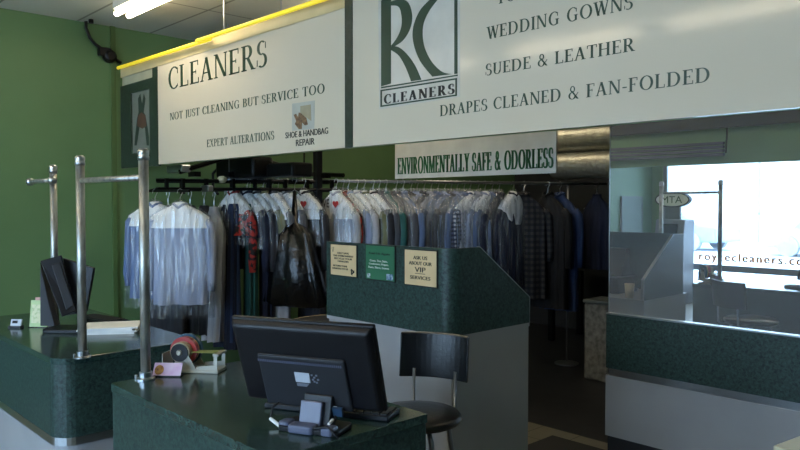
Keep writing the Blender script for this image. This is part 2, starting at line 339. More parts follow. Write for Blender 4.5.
# mirror wall: dividing wall, half wall cladding, mirror
sbox('wall_mirror', mat('partition_paint', '#2b2e33', .6), MX, BX, MY, MY+.10, 0, CZ)
mr = thing('wall_mirror_glass', 'tall hazy wall mirror above green and white half wall, reflecting the shop window', 'mirror', ((MX+BX)/2, MY-.01, .93))
ob('mirror_glass', box(NB(), MX+.006, BX, MY-.008, MY-.001, .925, 2.95), M_mirror, mr)
ob('edge_strip', box(NB(), MX, MX+.006, MY-.010, MY-.001, .925, 2.95), M_alu, mr)
PZ = .927
hw = thing('half_wall_cladding', 'low wall cladding of green marble laminate over white panel beneath the mirror', 'wall panel', (MX, MY-.03, 0))
ob('green_band', box(NB(), MX, BX, MY-.03, MY-.002, .585, PZ-.008), M_marbled, hw)
ob('top_trim', box(NB(), MX, BX, MY-.034, MY-.001, PZ-.008, PZ), M_alu, hw)
ob('metal_strip', box(NB(), MX+.02, BX, MY-.028, MY-.002, .541, .585), M_alu, hw)
ob('white_panel', box(NB(), MX, BX, MY-.032, MY-.002, .165, .541), M_white, hw)
ob('toe_kick', box(NB(), MX+.01, BX, MY-.018, MY-.002, 0, .165), M_darkm, hw)

# ------------------------------------------------------------------ outside
struct('ground_outside', box(NB(), -40, 30, -60, WINY-.1, -.12, -.06), M_asphalt)
def car(x, y, rz, colr, label):
    c = thing('parked_car', label, 'car', (x, y, -.06), rz, 'cars parked outside the shop window'); m = mat('car_paint_'+colr, colr, .3, coat=1)
    ob('car_body', slab_xz(NB(), [(-2.2,.25),(-2.25,.7),(-1.4,.85),(-.8,1.4),(.8,1.42),(1.5,.95),(2.2,.85),(2.25,.3)], -.85, .85), m, c, local=True, bevel=.08)
    ob('windows', slab_xz(NB(), [(-1.2,.88),(-.75,1.33),(.75,1.35),(1.25,.95)], -.87, .87), mat('car_glass', '#9aa4ae', .2), c, local=True)
    for sx in (-1.35, 1.35):
        for sy in (-.8, .8): ob('wheel', lathe(NB(), [(.2,-.1),(.33,-.1),(.33,.1),(.2,.1)], Matrix.Translation((sx, sy, .33)) @ Matrix.Rotation(PI/2, 4, 'X'), 20), mat('tyre_grey', '#a4a8ac', .7), c, local=True)
car(-12.5, -18, .15, '#8aa0c0', 'pale blue car parked outside, seen in the mirror at right')
car(-6.5, -17, .1, '#b0b4b8', 'silver car parked outside, seen in the mirror behind the website lettering')
bd = thing('building_across', 'pale building across the street seen in the mirror', 'building', (-14, -42, -.06))
ob('wall', box(NB(), -34, 6, -46, -40, -.06, 6.5), M_outwall, bd)
for i in range(6): ob('window', box(NB(), -31+i*6, -28+i*6, -39.99, -39.9, 1, 3.2), mat('outside_window', '#b4b8bc', .5), bd)
lp = thing('lamp_post', 'thin grey pole standing outside, seen in the mirror', 'post', (-11.6, -24, -.06))
ob('pole', tube(NB(), [(-11.6,-24,-.06),(-11.6,-24,5)], .05), mat('pole_grey', '#a0a4a8', .5), lp); ob('arm', tube(NB(), [(-11.6,-24,4.9),(-10.2,-24,5)], .04), MATS['pole_grey'], lp)

# ================================================================== HANGING SIGN (plane y = SY)
SY = 2.45
def SP(px, py): p = at(px, py, 'y', SY); return p.x, p.z
ST = 3.0; zb = 1.905
xl = SP(158, 100)[0]; xs0, xs1 = SP(345.5, 140)[0], SP(353, 140)[0]; xr = 0.6
zL, zM, zR = SP(163, 165)[1], SP(345, 149)[1], SP(800, 103)[1]
zb = (zL+zM+zR)/3
ztop1 = 1.6 + (SP(300, 14)[1]-1.6)*1.0
sg = thing('hanging_sign_board', 'long cream and green sign board of cleaning services hung from the ceiling', 'sign', ((xl+xr)/2, SY, zb))
ztube = SP(118, 68)[1]
ob('left_panel', box(NB(), xl, xs0, SY, SY+.02, zb, ztube-.09), M_sign, sg)
ob('top_rail', box(NB(), SP(121,75)[0], xs0, SY-.004, SY+.016, ztube-.09, ztube-.012), M_tan, sg)
ob('green_divider', box(NB(), xs0, xs1, SY-.004, SY+.02, zb, ST), M_signgreen, sg)
ob('green_divider', box(NB(), SP(153,100)[0], xl, SY-.004, SY+.02, zb-.01, ztube-.09), M_signgreen, sg)
ob('right_panel', box(NB(), xs1, xr, SY, SY+.02, zb, ST), M_sign, sg)
# green painted back with a dark beam and slatted channel
ob('back_board', box(box(NB(), xl, xs0, SY+.021, SY+.05, zb, ztube-.09), xs0, xr, SY+.021, SY+.05, zb, ST), M_signback, sg)
ob('back_beam', box(NB(), xl, xr, SY+.05, SY+.09, 2.167, 2.274), mat('dark_beam', '#4b4f58', .5), sg)
ch = NB(); xc1 = -2.24
for i in range(4): box(ch, -5.2, xc1, SY+.05, SY+.085, 1.96+i*.028, 1.98+i*.028)
ob('slatted_channel', ch, mat('channel_metal', '#7c808a', .4, metal=.4), sg)
ob('wire', tube(NB(), [(xc1+.01, SY+.055, 1.98), (xc1+.02, SY+.06, 2.18)], .006, 6), M_darkm, sg)
# yellow tubes along the top
ty = SY-.03
a1, a2 = at(118, 68, 'y', ty), at(210, 39, 'y', ty); b1, b2 = at(197, 41, 'y', ty-.03), at(342, -7, 'y', ty-.03)
for p, q in ((a1, a2), (b1, b2)):
    yt = tag(ob('yellow_tube', tube(NB(), [p, q], .013, 10), M_yellow, None, smooth=True), None, 'tube', 'yellow tubes on top of the sign')
    yt['label'] = 'yellow tube along the sign top, the one nearer the left wall' if p is a1 else 'yellow tube along the sign top above the word CLEANERS'
# lettering of left panel
Y = SY-.0002
def line(s, pxa, pya, pxb, pyb, hpx, **k):
    bm = NB()
    xa, za = SP(pxa, pya); xb, zb_ = SP(pxb, pyb); z = (za+zb_)/2; xm = (pxa+pxb)/2; ym = (pya+pyb)/2
    h = SP(xm, ym-hpx)[1]-SP(xm, ym)[1]; serif(bm, s, xa, xb, z+(za-z)*.3, z+(zb_-z)*.3, h, Y, **k); ob('lettering', bm, M_text, sg)
line('CLEANERS', 168, 89.5, 268, 66.5, 24)
line('NOT JUST CLEANING BUT SERVICE TOO', 170, 119.5, 325, 94, 8.5)
line('EXPERT ALTERATIONS', 207, 147.5, 274.5, 139, 8)
lb = NB(); lb2 = NB()
def sansline(bm, s, pxa, pya, pxb, pyb, hpx, P=SP, y=None, th=.001):
    xa, za = P(pxa, pya); xb, zb_ = P(pxb, pyb); xm = (pxa+pxb)/2; ym = (pya+pyb)/2
    h = P(xm, ym-hpx)[1]-P(xm, ym)[1]
    merge(bm, sans(s, xb-xa, h, th), Matrix.Translation(((xa+xb)/2, Y if y is None else y, (za+zb_)/2)))
for d in (0, .0025):
    sansline(lb, 'SHOE & HANDBAG', 285.5+d*90, 139, 328+d*90, 133.3, 6.3); sansline(lb2, 'REPAIR', 296+d*90, 146.5, 314.5+d*90, 144, 6.5)
ob('handbag_lettering', lb, M_black, sg); ob('repair_lettering', lb2, M_black, sg)
def poly_px(name, pts, m, d, P=SP, parent=sg, y=None):
    q = [P(*p) for p in pts]; y = SY if y is None else y
    return ob(name, slab_xz(NB(), q, y-d, y-d+.001), m, parent)
E5 = lambda pts: [(285+x/6.92, 90+y/6.92) for x, y in pts]
poly_px('shoe_picture', E5([(50,95),(207,72),(203,268),(50,284)]), mat('photo_paper', '#b4b6ae', .4, noise=8), .0015)
poly_px('shoe_picture_bag', E5([(108,112),(180,100),(184,215),(150,190),(108,170)]), mat('tan_print', '#a39a80', .5, noise=30), .0022)
poly_px('shoe_picture_shoes', E5([(62,172),(78,165),(92,190),(98,155),(112,160),(150,195),(160,240),(140,245),(120,225),(118,270),(98,272),(70,235),(80,215)]), mat('brown_print', '#8c6f52', .5, noise=60, col2='#5d4636'), .0026)
# lettering of right panel
line('TUXEDOS', 496.5, 3.2, 575, -13, 15.5)
line('WEDDING GOWNS', 487, 39.5, 633.5, 8.5, 13.5)
line('SUEDE & LEATHER', 485.5, 76, 635, 50.5, 12.5)
line('DRAPES CLEANED & FAN-FOLDED', 440, 118.2, 711, 79, 13)
# logo
Q = lambda pts: [(370+x/3.91, y/3.91) for x, y in pts]
poly_px('logo_board', Q([(32,-160),(352,-235),(352,378),(36,428)]), mat('logo_white', '#cfccc2', .25), .0012)
def arcpts(pts, n=5):      # smooth a polyline (Catmull-Rom)
    out = []
    for i in range(len(pts)-1):
        p0 = pts[max(i-1, 0)]; p1 = pts[i]; p2 = pts[i+1]; p3 = pts[min(i+2, len(pts)-1)]
        for k in range(n):
            t = k/n; out.append(tuple(.5*((2*p1[j])+(-p0[j]+p2[j])*t+(2*p0[j]-5*p1[j]+4*p2[j]-p3[j])*t*t+(-p0[j]+3*p1[j]-3*p2[j]+p3[j])*t**3) for j in (0, 1)))
    return out+[pts[-1]]
lg = NB()
def lpoly(pts):
    slab_xz(lg, [SP(*p) for p in Q(pts)], SY-.0030, SY-.0013)
lpoly([(45,12),(83,4),(83,327),(45,338)])                                          # stem
lpoly(arcpts([(83,6),(122,-3),(152,12),(166,62),(158,112),(130,158),(90,186)])+arcpts([(83,180),(108,146),(124,104),(124,58),(112,26),(83,22)]))
lpoly(arcpts([(83,182),(112,184),(146,212),(178,258),(202,312)])+arcpts([(162,318),(140,262),(114,218),(83,196)]))
lpoly(arcpts([(236,-2),(196,42),(170,108),(172,172),(198,240),(245,300)])+arcpts([(322,290),(282,280),(240,238),(212,176),(208,104),(232,44),(270,-6)]))
lpoly([(331,-14),(343,-17),(343,288),(331,290)])
lpoly([(45,2),(83,-6),(83,4),(45,12)]); lpoly([(45,340),(344,292),(344,297),(45,346)])
lpoly([(42,352),(48,351),(48,418),(42,419)]); lpoly([(335,306),(341,305),(341,375),(335,376)]); lpoly([(42,352),(341,305),(341,311),(42,358)]); lpoly([(42,413),(341,369),(341,375),(42,419)])
lpoly([(48,0),(128,-20),(128,-13),(48,8)])
ob('logo_mark', lg, M_text, sg)
lc = NB(); xa, za = SP(*Q([(54,408)])[0]); xb, zb2 = SP(*Q([(330,366)])[0]); 
hh = SP(*Q([(190,348)])[0])[1]-SP(*Q([(190,386)])[0])[1]
for dx in (0, .006): serif(lc, 'CLEANERS', xa+dx, xb+dx, (za+zb2)/2, (za+zb2)/2, hh, SY-.0013, track=.2)
ob('logo_lettering', lc, M_black, sg)
# wires
for (px, py, top) in ((224, 32, -40), (281, 8, -60)):
    p = at(px, py, 'y', SY+.01); ob('hanging_wire', tube(NB(), [p-Vector((0,0,.05)), (p.x, p.y, CZ)], .004, 6), M_wire, sg)
# poster panel at the left end of the sign
x0p, x1p = SP(120.5, 100)[0], SP(153, 100)[0]; zpb, zpt = SP(138, 167)[1], SP(138, 84)[1]
pp = thing('framed_poster', 'green framed poster of clothes on hangers at the left end of the sign', 'poster', ((x0p+x1p)/2, SY, zpb))
fr = NB()
xi0, xi1 = SP(131,120)[0], SP(149.5,120)[0]; zi0, zi1 = SP(140,152.5)[1], SP(140,91)[1]
box(fr, x0p, xi0, SY, SY+.025, zpb, zpt+.02); box(fr, xi1, x1p-.004, SY, SY+.025, zpb, zpt+.02); box(fr, xi0, xi1, SY, SY+.025, zpb, zi0); box(fr, xi0, xi1, SY, SY+.025, zi1, zpt+.02)
ob('poster_frame', fr, M_signgreen, pp)
ob('acrylic_panel', box(NB(), x0p+.03, x1p-.004, SY+.004, SY+.012, zpt+.02, ztube-.0905), mat('frosted_acrylic', '#b4b39c', .4), pp)
ob('poster_sheet', box(NB(), xi0, xi1, SY+.012, SY+.02, zi0, zi1), mat('poster_grey', '#747972', .5), pp)
G3 = lambda pts: [(110+x/3.46, 50+y/3.46) for x, y in pts]
dk = mat('poster_dark_green', '#22362b', .6)
def pposter(n, pts, m, dd): ob(n, slab_xz(NB(), [SP(*p) for p in G3(pts)], SY+.012-dd, SY+.0115-dd+.0004), m, pp)
pposter('poster_suit', [(92,168),(100,150),(106,185),(112,150),(118,168),(112,215),(118,225),(124,260),(130,300),(130,330),(122,330),(116,270),(108,258),(98,262),(88,330),(80,330),(82,300),(88,240),(94,215)], dk, .0005)
pposter('poster_bag', [(92,228),(104,215),(118,225),(122,262),(108,272),(88,262)], mat('poster_orange', '#543829', .6), .0012)

# sign hung behind, and second sign
EY = 3.9
def EP(px, py): p = at(px, py, 'y', EY); return p.x, p.z
ex0, ex1 = EP(395, 165)[0], EP(556, 155)[0]; ez0 = (EP(395,178)[1]+EP(556,174)[1])/2; ez1 = EP(395,150)[1]+.12
es = thing('odorless_banner', 'small white banner about odorless cleaning hung below the long sign', 'sign', ((ex0+ex1)/2, EY, ez0))
ob('banner_board', box(NB(), ex0, ex1, EY, EY+.012, ez0, ez1), mat('banner_white', '#c8cac4', .4), es)
et = NB(); xa, xb = EP(397.5, 165)[0], EP(554, 155)[0]; zt = ez0+.035
for dx in (0, .004, .008): serif(et, 'ENVIRONMENTALLY SAFE & ODORLESS', xa+dx, xb+dx-.008, zt, zt, .128, EY-.0002, track=.05)
ob('banner_lettering', et, mat('banner_green', '#2f7045', .5), es)
for x in (ex0+.08, ex1-.08): ob('hanging_wire', tube(NB(), [(x, EY+.006, ez1-.01), (x, EY+.006, CZ)], .003, 6), M_wire, es)

# ================================================================== COUNTERS
C = .893
def rr(x0, x1, y0, y1, rs, n=8):    # rounded outline, radii for corners (x0y0, x1y0, x1y1, x0y1)
    pts = []
    for (cx, cy, a0, r) in ((x0+rs[0], y0+rs[0], 180, rs[0]), (x1-rs[1], y0+rs[1], 270, rs[1]), (x1-rs[2], y1-rs[2], 0, rs[2]), (x0+rs[3], y1-rs[3], 90, rs[3])):
        if r == 0: pts.append((cx, cy)); continue
        for k in range(n+1):
            a = math.radians(a0+90*k/n); pts.append((cx+r*math.cos(a), cy+r*math.sin(a)))
    return pts
def counter(name, label, x0, x1, y0, y1, rs, zband, zstrip):
    t = thing(name, label, 'counter', ((x0+x1)/2, (y0+y1)/2, 0))
    ob('countertop', prism(NB(), rr(x0, x1, y0, y1, rs), C-.03, C), M_marble, t, bevel=.003)
    i = .004; ob('green_band', prism(NB(), rr(x0+i, x1-i, y0+i, y1-i, rs), zband, C-.03), M_marbled, t)
    ob('metal_strip', prism(NB(), rr(x0+.002, x1-.002, y0+.002, y1-.002, rs), zstrip, zband), M_alu, t)
    i = .012; ob('base', prism(NB(), rr(x0+i, x1-i, y0+i, y1-i, rs), .1, zstrip), M_white, t)
    i = .05; ob('toe_kick', prism(NB(), rr(x0+i, x1-i, y0+i, y1-i, (0,0,0,0)), 0, .1), M_darkm, t)
    return t
counter('service_counter', 'green marble counter at far left with rounded corner and white base', -5.0, -3.40, 1.09, 1.80, (0, .1, 0, 0), .525, .488)
counter('service_counter', 'nearest green marble counter, with the computer monitor on it', -2.83, -1.672, 1.105, 1.72, (.02, .01, .01, .01), .3, .26)

# posts and rails
def post(x, y, z, top, label, g):
    t = thing('pipe_post', label, 'post', (x, y, z), 0, g)
    ob('pole', tube(NB(), [(x,y,z+.004),(x,y,top-.03)], .0195, 18), M_chrome, t, smooth=True)
    lathe_ = lathe(NB(), [(.019,top-.045),(.0225,top-.045),(.0225,top-.03),(.0205,top-.028),(.0225,top-.022),(.0225,top-.008),(.014,top)], Matrix.Translation((x,y,0)), 18); ob('cap', lathe_, M_alu, t, smooth=True)
    ob('flange', lathe(NB(), [(.037,z),(.037,z+.006),(.026,z+.01),(.026,z+.03),(.02,z+.032)], Matrix.Translation((x,y,0)), 18), M_alu, t, smooth=False)
    ob('bolt', lathe(NB(), [(.006,z),(.006,z+.012),(.003,z+.013)], Matrix.Translation((x-.045,y-.02,0)), 8), M_alu, t)
pB, pC, pA = (-3.385, 1.20), (-2.79, 1.235), (-4.31, 1.38)
post(*pA, C, 1.82, 'short-looking steel post with cross bar behind the dark terminal', 'steel pipe posts on the counters')
post(*pB, C, 1.82, 'steel pipe post standing on the rounded corner of the left counter', 'steel pipe posts on the counters')
post(*pC, C, 1.82, 'nearest steel pipe post, beside the tape dispenser', 'steel pipe posts on the counters')
rz_ = 1.705
r1 = thing('hanging_rail', 'steel pipe rail spanning between the two nearer posts', 'rail', (pB[0], pB[1], rz_), 0, 'hanging rails')
ob('pipe', tube(NB(), [(pB[0]+.02,pB[1],rz_),(pC[0]-.02,pC[1],rz_)], .0125, 14), M_chrome, r1, smooth=True)
r2 = thing('hanging_rail', 'short cross bar with ball ends on the rear left post', 'rail', (pA[0], pA[1]-.03, 1.73), 0, 'hanging rails')
ob('pipe', tube(NB(), [(pA[0]-.30,pA[1]-.034,1.73),(pA[0]+.09,pA[1]-.034,1.73)], .0125, 14), M_chrome, r2, smooth=True)
for x in (pA[0]-.30, pA[0]+.09): ob('end_cap', lathe(NB(), [(.008,-.022),(.02,-.016),(.025,0),(.02,.016),(.008,.022)], Matrix.Translation((x, pA[1]-.034, 1.73)), 14), M_alu, r2, smooth=True)

# ================================================================== KIOSK (raised work station)
KX0, KX1, KY0, KY1, KZ = -3.46, -2.44, 2.67, 3.33, .925; KT = 1.372
k = thing('raised_desk', 'raised green marble desk with white base and sloping side in the centre', 'desk', ((KX0+KX1)/2, (KY0+KY1)/2, 0))
ob('base_cabinet', box(NB(), KX0+.01, KX1-.004, KY0+.01, KY1-.004, 0, KZ-.02), M_white, k)
ob('worktop', box(NB(), KX0, KX1, KY0, KY1, KZ-.02, KZ), M_white, k)
o_ = rr(KX0, KX1, KY0, KY1+.3, (0, .12, 0, 0)); hoodp = []
r_ = .075; th = .022; outer = [(KX0, KY0)]; inner = [(KX0, KY0+th)]
for q in range(13):
    a = math.radians(270+90*q/12); cx, cy = KX1-r_, KY0+r_
    outer.append((cx+r_*math.cos(a), cy+r_*math.sin(a))); inner.append((cx+(r_-th)*math.cos(a), cy+(r_-th)*math.sin(a)))
ob('front_screen', prism(NB(), outer+inner[::-1], KZ, KT), M_marbled, k)
# sloping right cheek
sy0 = KY0+r_; zk = 1.07
ks = at(480, 249, 'x', KX1).y
ob('side_screen', slab_yz(NB(), [(sy0, KZ), (KY1, KZ), (KY1, zk), (ks, KT), (sy0, KT)], KX1-th, KX1), M_marbled, k)
ob('side_edge', slab_yz(NB(), [(KY1, KZ), (KY1+.004, KZ), (KY1+.004, zk), (ks, KT+.004), (ks, KT), (KY1, zk)], KX1-th, KX1), M_alu, k)
ob('side_screen', box(NB(), KX0, KX0+th, KY0+th, KY1-.2, KZ, 1.2), M_marbled, k)
# things on the kiosk worktop (seen in the mirror)
cup = thing('plastic_cup', 'pale plastic cup standing on the rear of the raised desk, seen in the mirror', 'cup', (-2.60, 3.24, KZ))
ob('cup_body', lathe(NB(), [(.028,KZ),(.036,KZ+.10),(.033,KZ+.10),(.025,KZ+.004)], Matrix.Translation((-2.60,3.24,0)), 18), M_beige, cup, smooth=True)
reg = thing('cash_register', 'dark cash register on the raised desk, seen in the mirror', 'cash register', (-2.95, 3.0, KZ))
ob('register_body', box(NB(), -3.15, -2.75, 2.84, 3.14, KZ, KZ+.12), M_dark, reg, bevel=.01)
ob('register_screen', slab_yz(NB(), [(2.86,KZ+.12),(3.0,KZ+.12),(2.93,KZ+.33),(2.88,KZ+.33)], -3.08, -2.8), M_dark, reg)
ob('key_pad', box(NB(), -3.1, -2.85, 3.02, 3.12, KZ+.12, KZ+.135), M_greybox, reg)
# placards
def KP(px, py): p = at(px, py, 'y', KY0-.006); return p.x, p.z
def placard(name, label, x0, x1, z0, z1, m):
    t = thing(name, label, 'sign', ((x0+x1)/2, KY0-.004, z0), 0, 'placards on the raised desk')
    ob('placard_frame', box(NB(), x0-.006, x1+.006, KY0-.006, KY0, z0-.006, z1+.006), M_black, t)
    ob('placard_card', box(NB(), x0, x1, KY0-.008, KY0-.006, z0, z1), m, t); return t
def ctext(t, rows, x0, x1, z0, z1, m, name='lettering'):
    w_, h_ = x1-x0, z1-z0
    for (s, cx, cz, ww, hh_) in rows:
        bm = NB()
        for dx in (0, .0012): merge(bm, sans(s, w_*ww, h_*hh_, .0006), Matrix.Translation((x0+w_*cx+dx, KY0-.0087, z0+h_*cz)))
        ob(name, bm, m, t)
x0, z1 = KP(331, 244.5); x1, z0 = KP(356.3, 277.5); z1 -= .0
z0 = KP(343, 275.5)[1]; z1 = KP(343, 245)[1]
t = placard('recycling_placard', 'beige placard with recycling mark, leftmost on the raised desk', x0, x1, z0, z1, M_beige)
ctext(t, [('HELP SAVE', .5, .70, .45, .06), ('THE ENVIRONMENT', .5, .61, .8, .06), ('RECYCLE YOUR', .5, .52, .7, .06), ('HANGERS', .5, .43, .42, .06), ('RETURN YOUR', .38, .28, .55, .055), ('HANGERS TO US', .38, .19, .62, .055)], x0, x1, z0, z1, M_black)
rc = NB(); w_, h_ = x1-x0, z1-z0; cx, cz = x0+w_*.86, z0+h_*.15
for i in range(3):
    a = math.radians(90+120*i); 
    pts = [(-.014,.012),(.008,.012),(.008,.018),(.018,.007),(.008,-.003),(.008,.003),(-.010,.003)]
    slab_xz(rc, [(cx+(p[0]*math.cos(a)-p[1]*math.sin(a)), cz+(p[0]*math.sin(a)+p[1]*math.cos(a))) for p in pts], KY0-.0095, KY0-.008)
ob('recycling_mark', rc, M_black, t)
hm = NB(); tube(hm, [(x0+.012, KY0-.009, z1-.02), (x0+.03, KY0-.009, z1-.015), (x0+.022, KY0-.009, z1-.045), (x0+.012, KY0-.009, z1-.02)], .0012, 5); ob('hanger_drawing', hm, M_black, t)
x0 = KP(366, 246)[0]; x1 = KP(394.5, 246)[0]; z0 = KP(380, 280)[1]; z1 = KP(380, 246)[1]
t = placard('green_placard', 'green placard with white lettering, middle of the three on the raised desk', x0, x1, z0, z1, M_cardgreen)
ctext(t, [('Fold Us Again', .48, .72, .72, .09)], x0, x1, z0, z1, M_black, 'heading')
ctext(t, [('Coats, Ties, Suits,', .46, .52, .62, .07), ('Comforters, Drapes,', .46, .42, .68, .07), ('Pants, Shirts, Gowns', .46, .32, .72, .07)], x0, x1, z0, z1, M_paper)
ob('small_photo', box(NB(), x0+.012, x0+.04, KY0-.009, KY0-.008, z0+.006, z0+.032), mat('photo_dark', '#2c3c44', .5, noise=90, col2='#c0ccd0'), t)
ob('small_photo', box(NB(), x1-.062, x1-.010, KY0-.009, KY0-.008, z0+.006, z0+.038), mat('photo_blue', '#b9c9d8', .5, noise=60, col2='#355a86'), t)
x0 = KP(405, 250)[0]; x1 = KP(436.5, 250)[0]; z0 = KP(420, 285.5)[1]; z1 = KP(420, 250.5)[1]
t = placard('vip_placard', 'beige placard reading ask us about our VIP services, rightmost on the raised desk', x0, x1, z0, z1, M_beige)
ctext(t, [('ASK US', .5, .74, .44, .10), ('ABOUT OUR', .5, .58, .72, .10), ('VIP', .5, .38, .34, .14), ('SERVICES', .5, .17, .64, .10)], x0, x1, z0, z1, M_black)
ob('underline', box(NB(), x0+(x1-x0)*.34, x0+(x1-x0)*.66, KY0-.009, KY0-.008, z0+(z1-z0)*.33, z0+(z1-z0)*.345), M_black, t)

# ================================================================== MONITOR on the near counter
RZ = math.radians(25.5)
mb = at(312, 435, 'z', C)
mo = thing('computer_monitor', 'black all-in-one computer seen from behind on the nearest counter', 'computer', (mb.x, mb.y, C), RZ)
L = dict(local=True)
ft = NB()
prism(ft, rr(-.125, .085, -.002, .12, (.02,.02,.02,.02)), .0, .016); ob('stand_base', ft, M_dark, mo, bevel=.004, **L)
for x0_, x1_, y_ in ((-.127,-.087,.008), (-.082,.005,-.012), (.028,.07,-.006)): ob('base_foot', prism(NB(), rr(x0_, x1_, y_, y_+.05, (.012,)*4), 0, .026), M_bluegrey, mo, bevel=.006, **L)
ti = math.radians(20)
MM = Matrix.Translation((-.060, .125, .050)) @ Matrix.Rotation(ti, 4, 'X')      # panel frame: x right, z up, -y = rear
ob('stand_neck', box(NB(), -.038, .038, -.0, .022, 0, .078, Matrix.Translation((-.030, .035, .012)) @ Matrix.Rotation(math.radians(-14), 4, 'X')), M_bluegrey, mo, bevel=.004, **L)
ob('stand_neck_side', box(NB(), -.048, .052, .018, .06, 0, .10, Matrix.Translation((-.020, .035, .012)) @ Matrix.Rotation(math.radians(-14), 4, 'X')), M_dark, mo, bevel=.004, **L)
PW, PH = .252, .305
ob('screen_bezel', box(NB(), -PW, PW, .012, .03, 0, PH, MM), M_dark, mo, bevel=.006, **L)
bk = NB(); n_ = [(-PW,0),(PW,0),(PW,PH),(-PW,PH)]; a_ = [bk.verts.new(MM @ Vector((x, .012, z))) for x, z in n_]; b_ = [bk.verts.new(MM @ Vector((x, -.012, z))) for x, z in [(-PW+.016,.014),(PW-.016,.014),(PW-.016,PH-.016),(-PW+.016,PH-.016)]]
bk.faces.new(a_); bk.faces.new(b_[::-1])
for i in range(4): bk.faces.new((a_[i], a_[(i+1) % 4], b_[(i+1) % 4], b_[i]))
ob('rear_shell', bk, M_dark, mo, bevel=.01, seg=3, **L)
rb = box(NB(), -.16, .15, -.022, -.008, .006, .195, MM); ob('rear_bulge', rb, M_darkm, mo, bevel=.008, **L)
vt = NB()
for i in range(44): box(vt, -.158+i*.0068, -.158+i*.0068+.0035, -.0242, -.0222, .170, .178, MM)
ob('vent', vt, M_bluegrey, mo, **L)
ob('screen', box(NB(), -PW+.02, PW-.02, .030, .0312, .025, PH-.02, MM), mat('screen_glass', '#20232b', .12), mo, **L)
lbm = ob('label_sticker', box(NB(), -.032, .02, -.0245, -.0215, .105, .14, MM), mat('sticker_white', '#b9c0cc', .4), mo, **L)
st = NB()
for (a0, b0) in ((-.008,.098),(.0,.09),(-.006,.082),(.008,.098),(-.002,.075),(.012,.083),(.006,.072)): box(st, a0+.034, a0+.040, -.0245, -.0215, b0+.034, b0+.039, MM)
for i in range(3): box(st, -.03, .005+i*.004, -.0245, -.0215, .090+i*.004, .092+i*.004, MM)
ob('small_print', st, mat('print_grey', '#7b8290', .5), mo, **L)
ob('port_plate', box(NB(), .055, .105, -.036, -.034, .02, .035, MM), mat('port_grey', '#b0b4b8', .4), mo, **L)
ob('port_plug', box(NB(), .09, .125, -.046, -.034, .006, .034, MM), mat('plug_blue', '#27405a', .4), mo, **L)
p0 = MM @ Vector((-.1, -.04, .03))
ob('cable', tube(NB(), [p0, p0+Vector((-.012,-.02,-.01)), p0+Vector((-.01,-.035,-.04)), p0+Vector((.01,-.045,-.055)), p0+Vector((.09,-.06,-.065)), (.06, -.012, .035), (.10, -.02, .006)], .0035, 8), M_darkm, mo, smooth=True, **L)
ob('cable_tag', tube(NB(), [p0+Vector((-.008,-.042,-.042)), p0+Vector((.045,-.062,-.058))], .0055, 8), M_paper, mo, **L)
p1 = MM @ Vector((.10, -.04, .01))
ob('cable', tube(NB(), [p1, p1+Vector((0,-.01,-.02)), p1+Vector((-.002,-.03,-.04)), (p1.x-.01, p1.y-.06, .006), (p1.x+.03, p1.y-.02, .005)], .0035, 8), M_darkm, mo, smooth=True, **L)
ob('cable_tag', tube(NB(), [p1+Vector((0,-.022,-.012)), (p1.x, p1.y-.05, .028)], .005, 8), M_paper, mo, **L)
kb = thing('computer_keyboard', 'black keyboard lying on the nearest counter beyond the monitor', 'keyboard', (mb.x-.19, mb.y+.185, C), RZ)
ob('keyboard_body', box(NB(), -.2, .262, -.05, .06, 0, .018), M_dark, kb, local=True, bevel=.004)
kk = NB()
for i in range(16):
    for j in range(5): box(kk, -.19+i*.028, -.19+i*.028+.023, -.04+j*.019, -.04+j*.019+.015, .018, .023)
ob('keys', kk, M_darkm, kb, local=True)

# ================================================================== TAPE DISPENSER, card
tp = at(188, 371, 'z', C)
td = thing('tape_dispenser', 'grey metal tape dispenser holding coloured tape rolls beside the nearest post', 'tape dispenser', (tp.x, tp.y, C), math.radians(43.5-4))
td.scale = (1.13, 1.13, 1.13)
M_steel = mat('grey_painted_steel', '#a8a69a', .4, metal=.2)
ob('base_plate', box(NB(), -.08, .13, -.035, .06, 0, .012), M_steel, td, local=True, bevel=.003)
for y_ in (-.03, .052): ob('side_bracket', slab_xz(NB(), [(-.05,.012),(.045,.012),(.01,.075),(-.02,.075)], y_-.002, y_+.002), M_steel, td, local=True)
ob('front_arm', slab_xz(NB(), [(.045,.012),(.125,.012),(.125,.065),(.112,.065),(.112,.03),(.045,.024)], -.03, -.026), M_steel, td, local=True)
ob('front_arm', slab_xz(NB(), [(.045,.012),(.125,.012),(.125,.065),(.112,.065),(.112,.03),(.045,.024)], .05, .054), M_steel, td, local=True)
ob('cutter_bar', box(NB(), .108, .130, -.03, .054, .064, .072), M_steel, td, local=True)
ob('tape_strip', box(NB(), -.01, .112, -.02, .03, .0735, .0745), mat('olive_tape', '#8d9a4a', .4), td, local=True)
ob('rear_plate', box(NB(), -.085, -.082, -.035, .05, .012, .07), M_steel, td, local=True)
def roll(name, y, w_, r0, r1, m):
    M = Matrix.Translation((-.018, y, .075)) @ Matrix.Rotation(PI/2, 4, 'X'); bm = NB(); seg = 32
    prof = [(r0, 0), (r1, 0), (r1, w_), (r0, w_)]; rings = []
    for r, z in prof: rings.append([bm.verts.new(M @ Vector((r*math.cos(2*PI*k/seg), r*math.sin(2*PI*k/seg), z))) for k in range(seg)])
    for i in range(4):
        for k in range(seg): bm.faces.new((rings[i][k], rings[i][(k+1) % seg], rings[(i+1) % 4][(k+1) % seg], rings[(i+1) % 4][k]))
    return ob(name, bm, m, td, local=True)
M_tape = lambda c: mat('tape_'+c, c, .3)
roll('blue_tape_roll', .05, .016, .03, .058, M_tape('#2e5670')); roll('yellow_tape_roll', .033, .009, .03, .050, M_tape('#c7ad3c'))
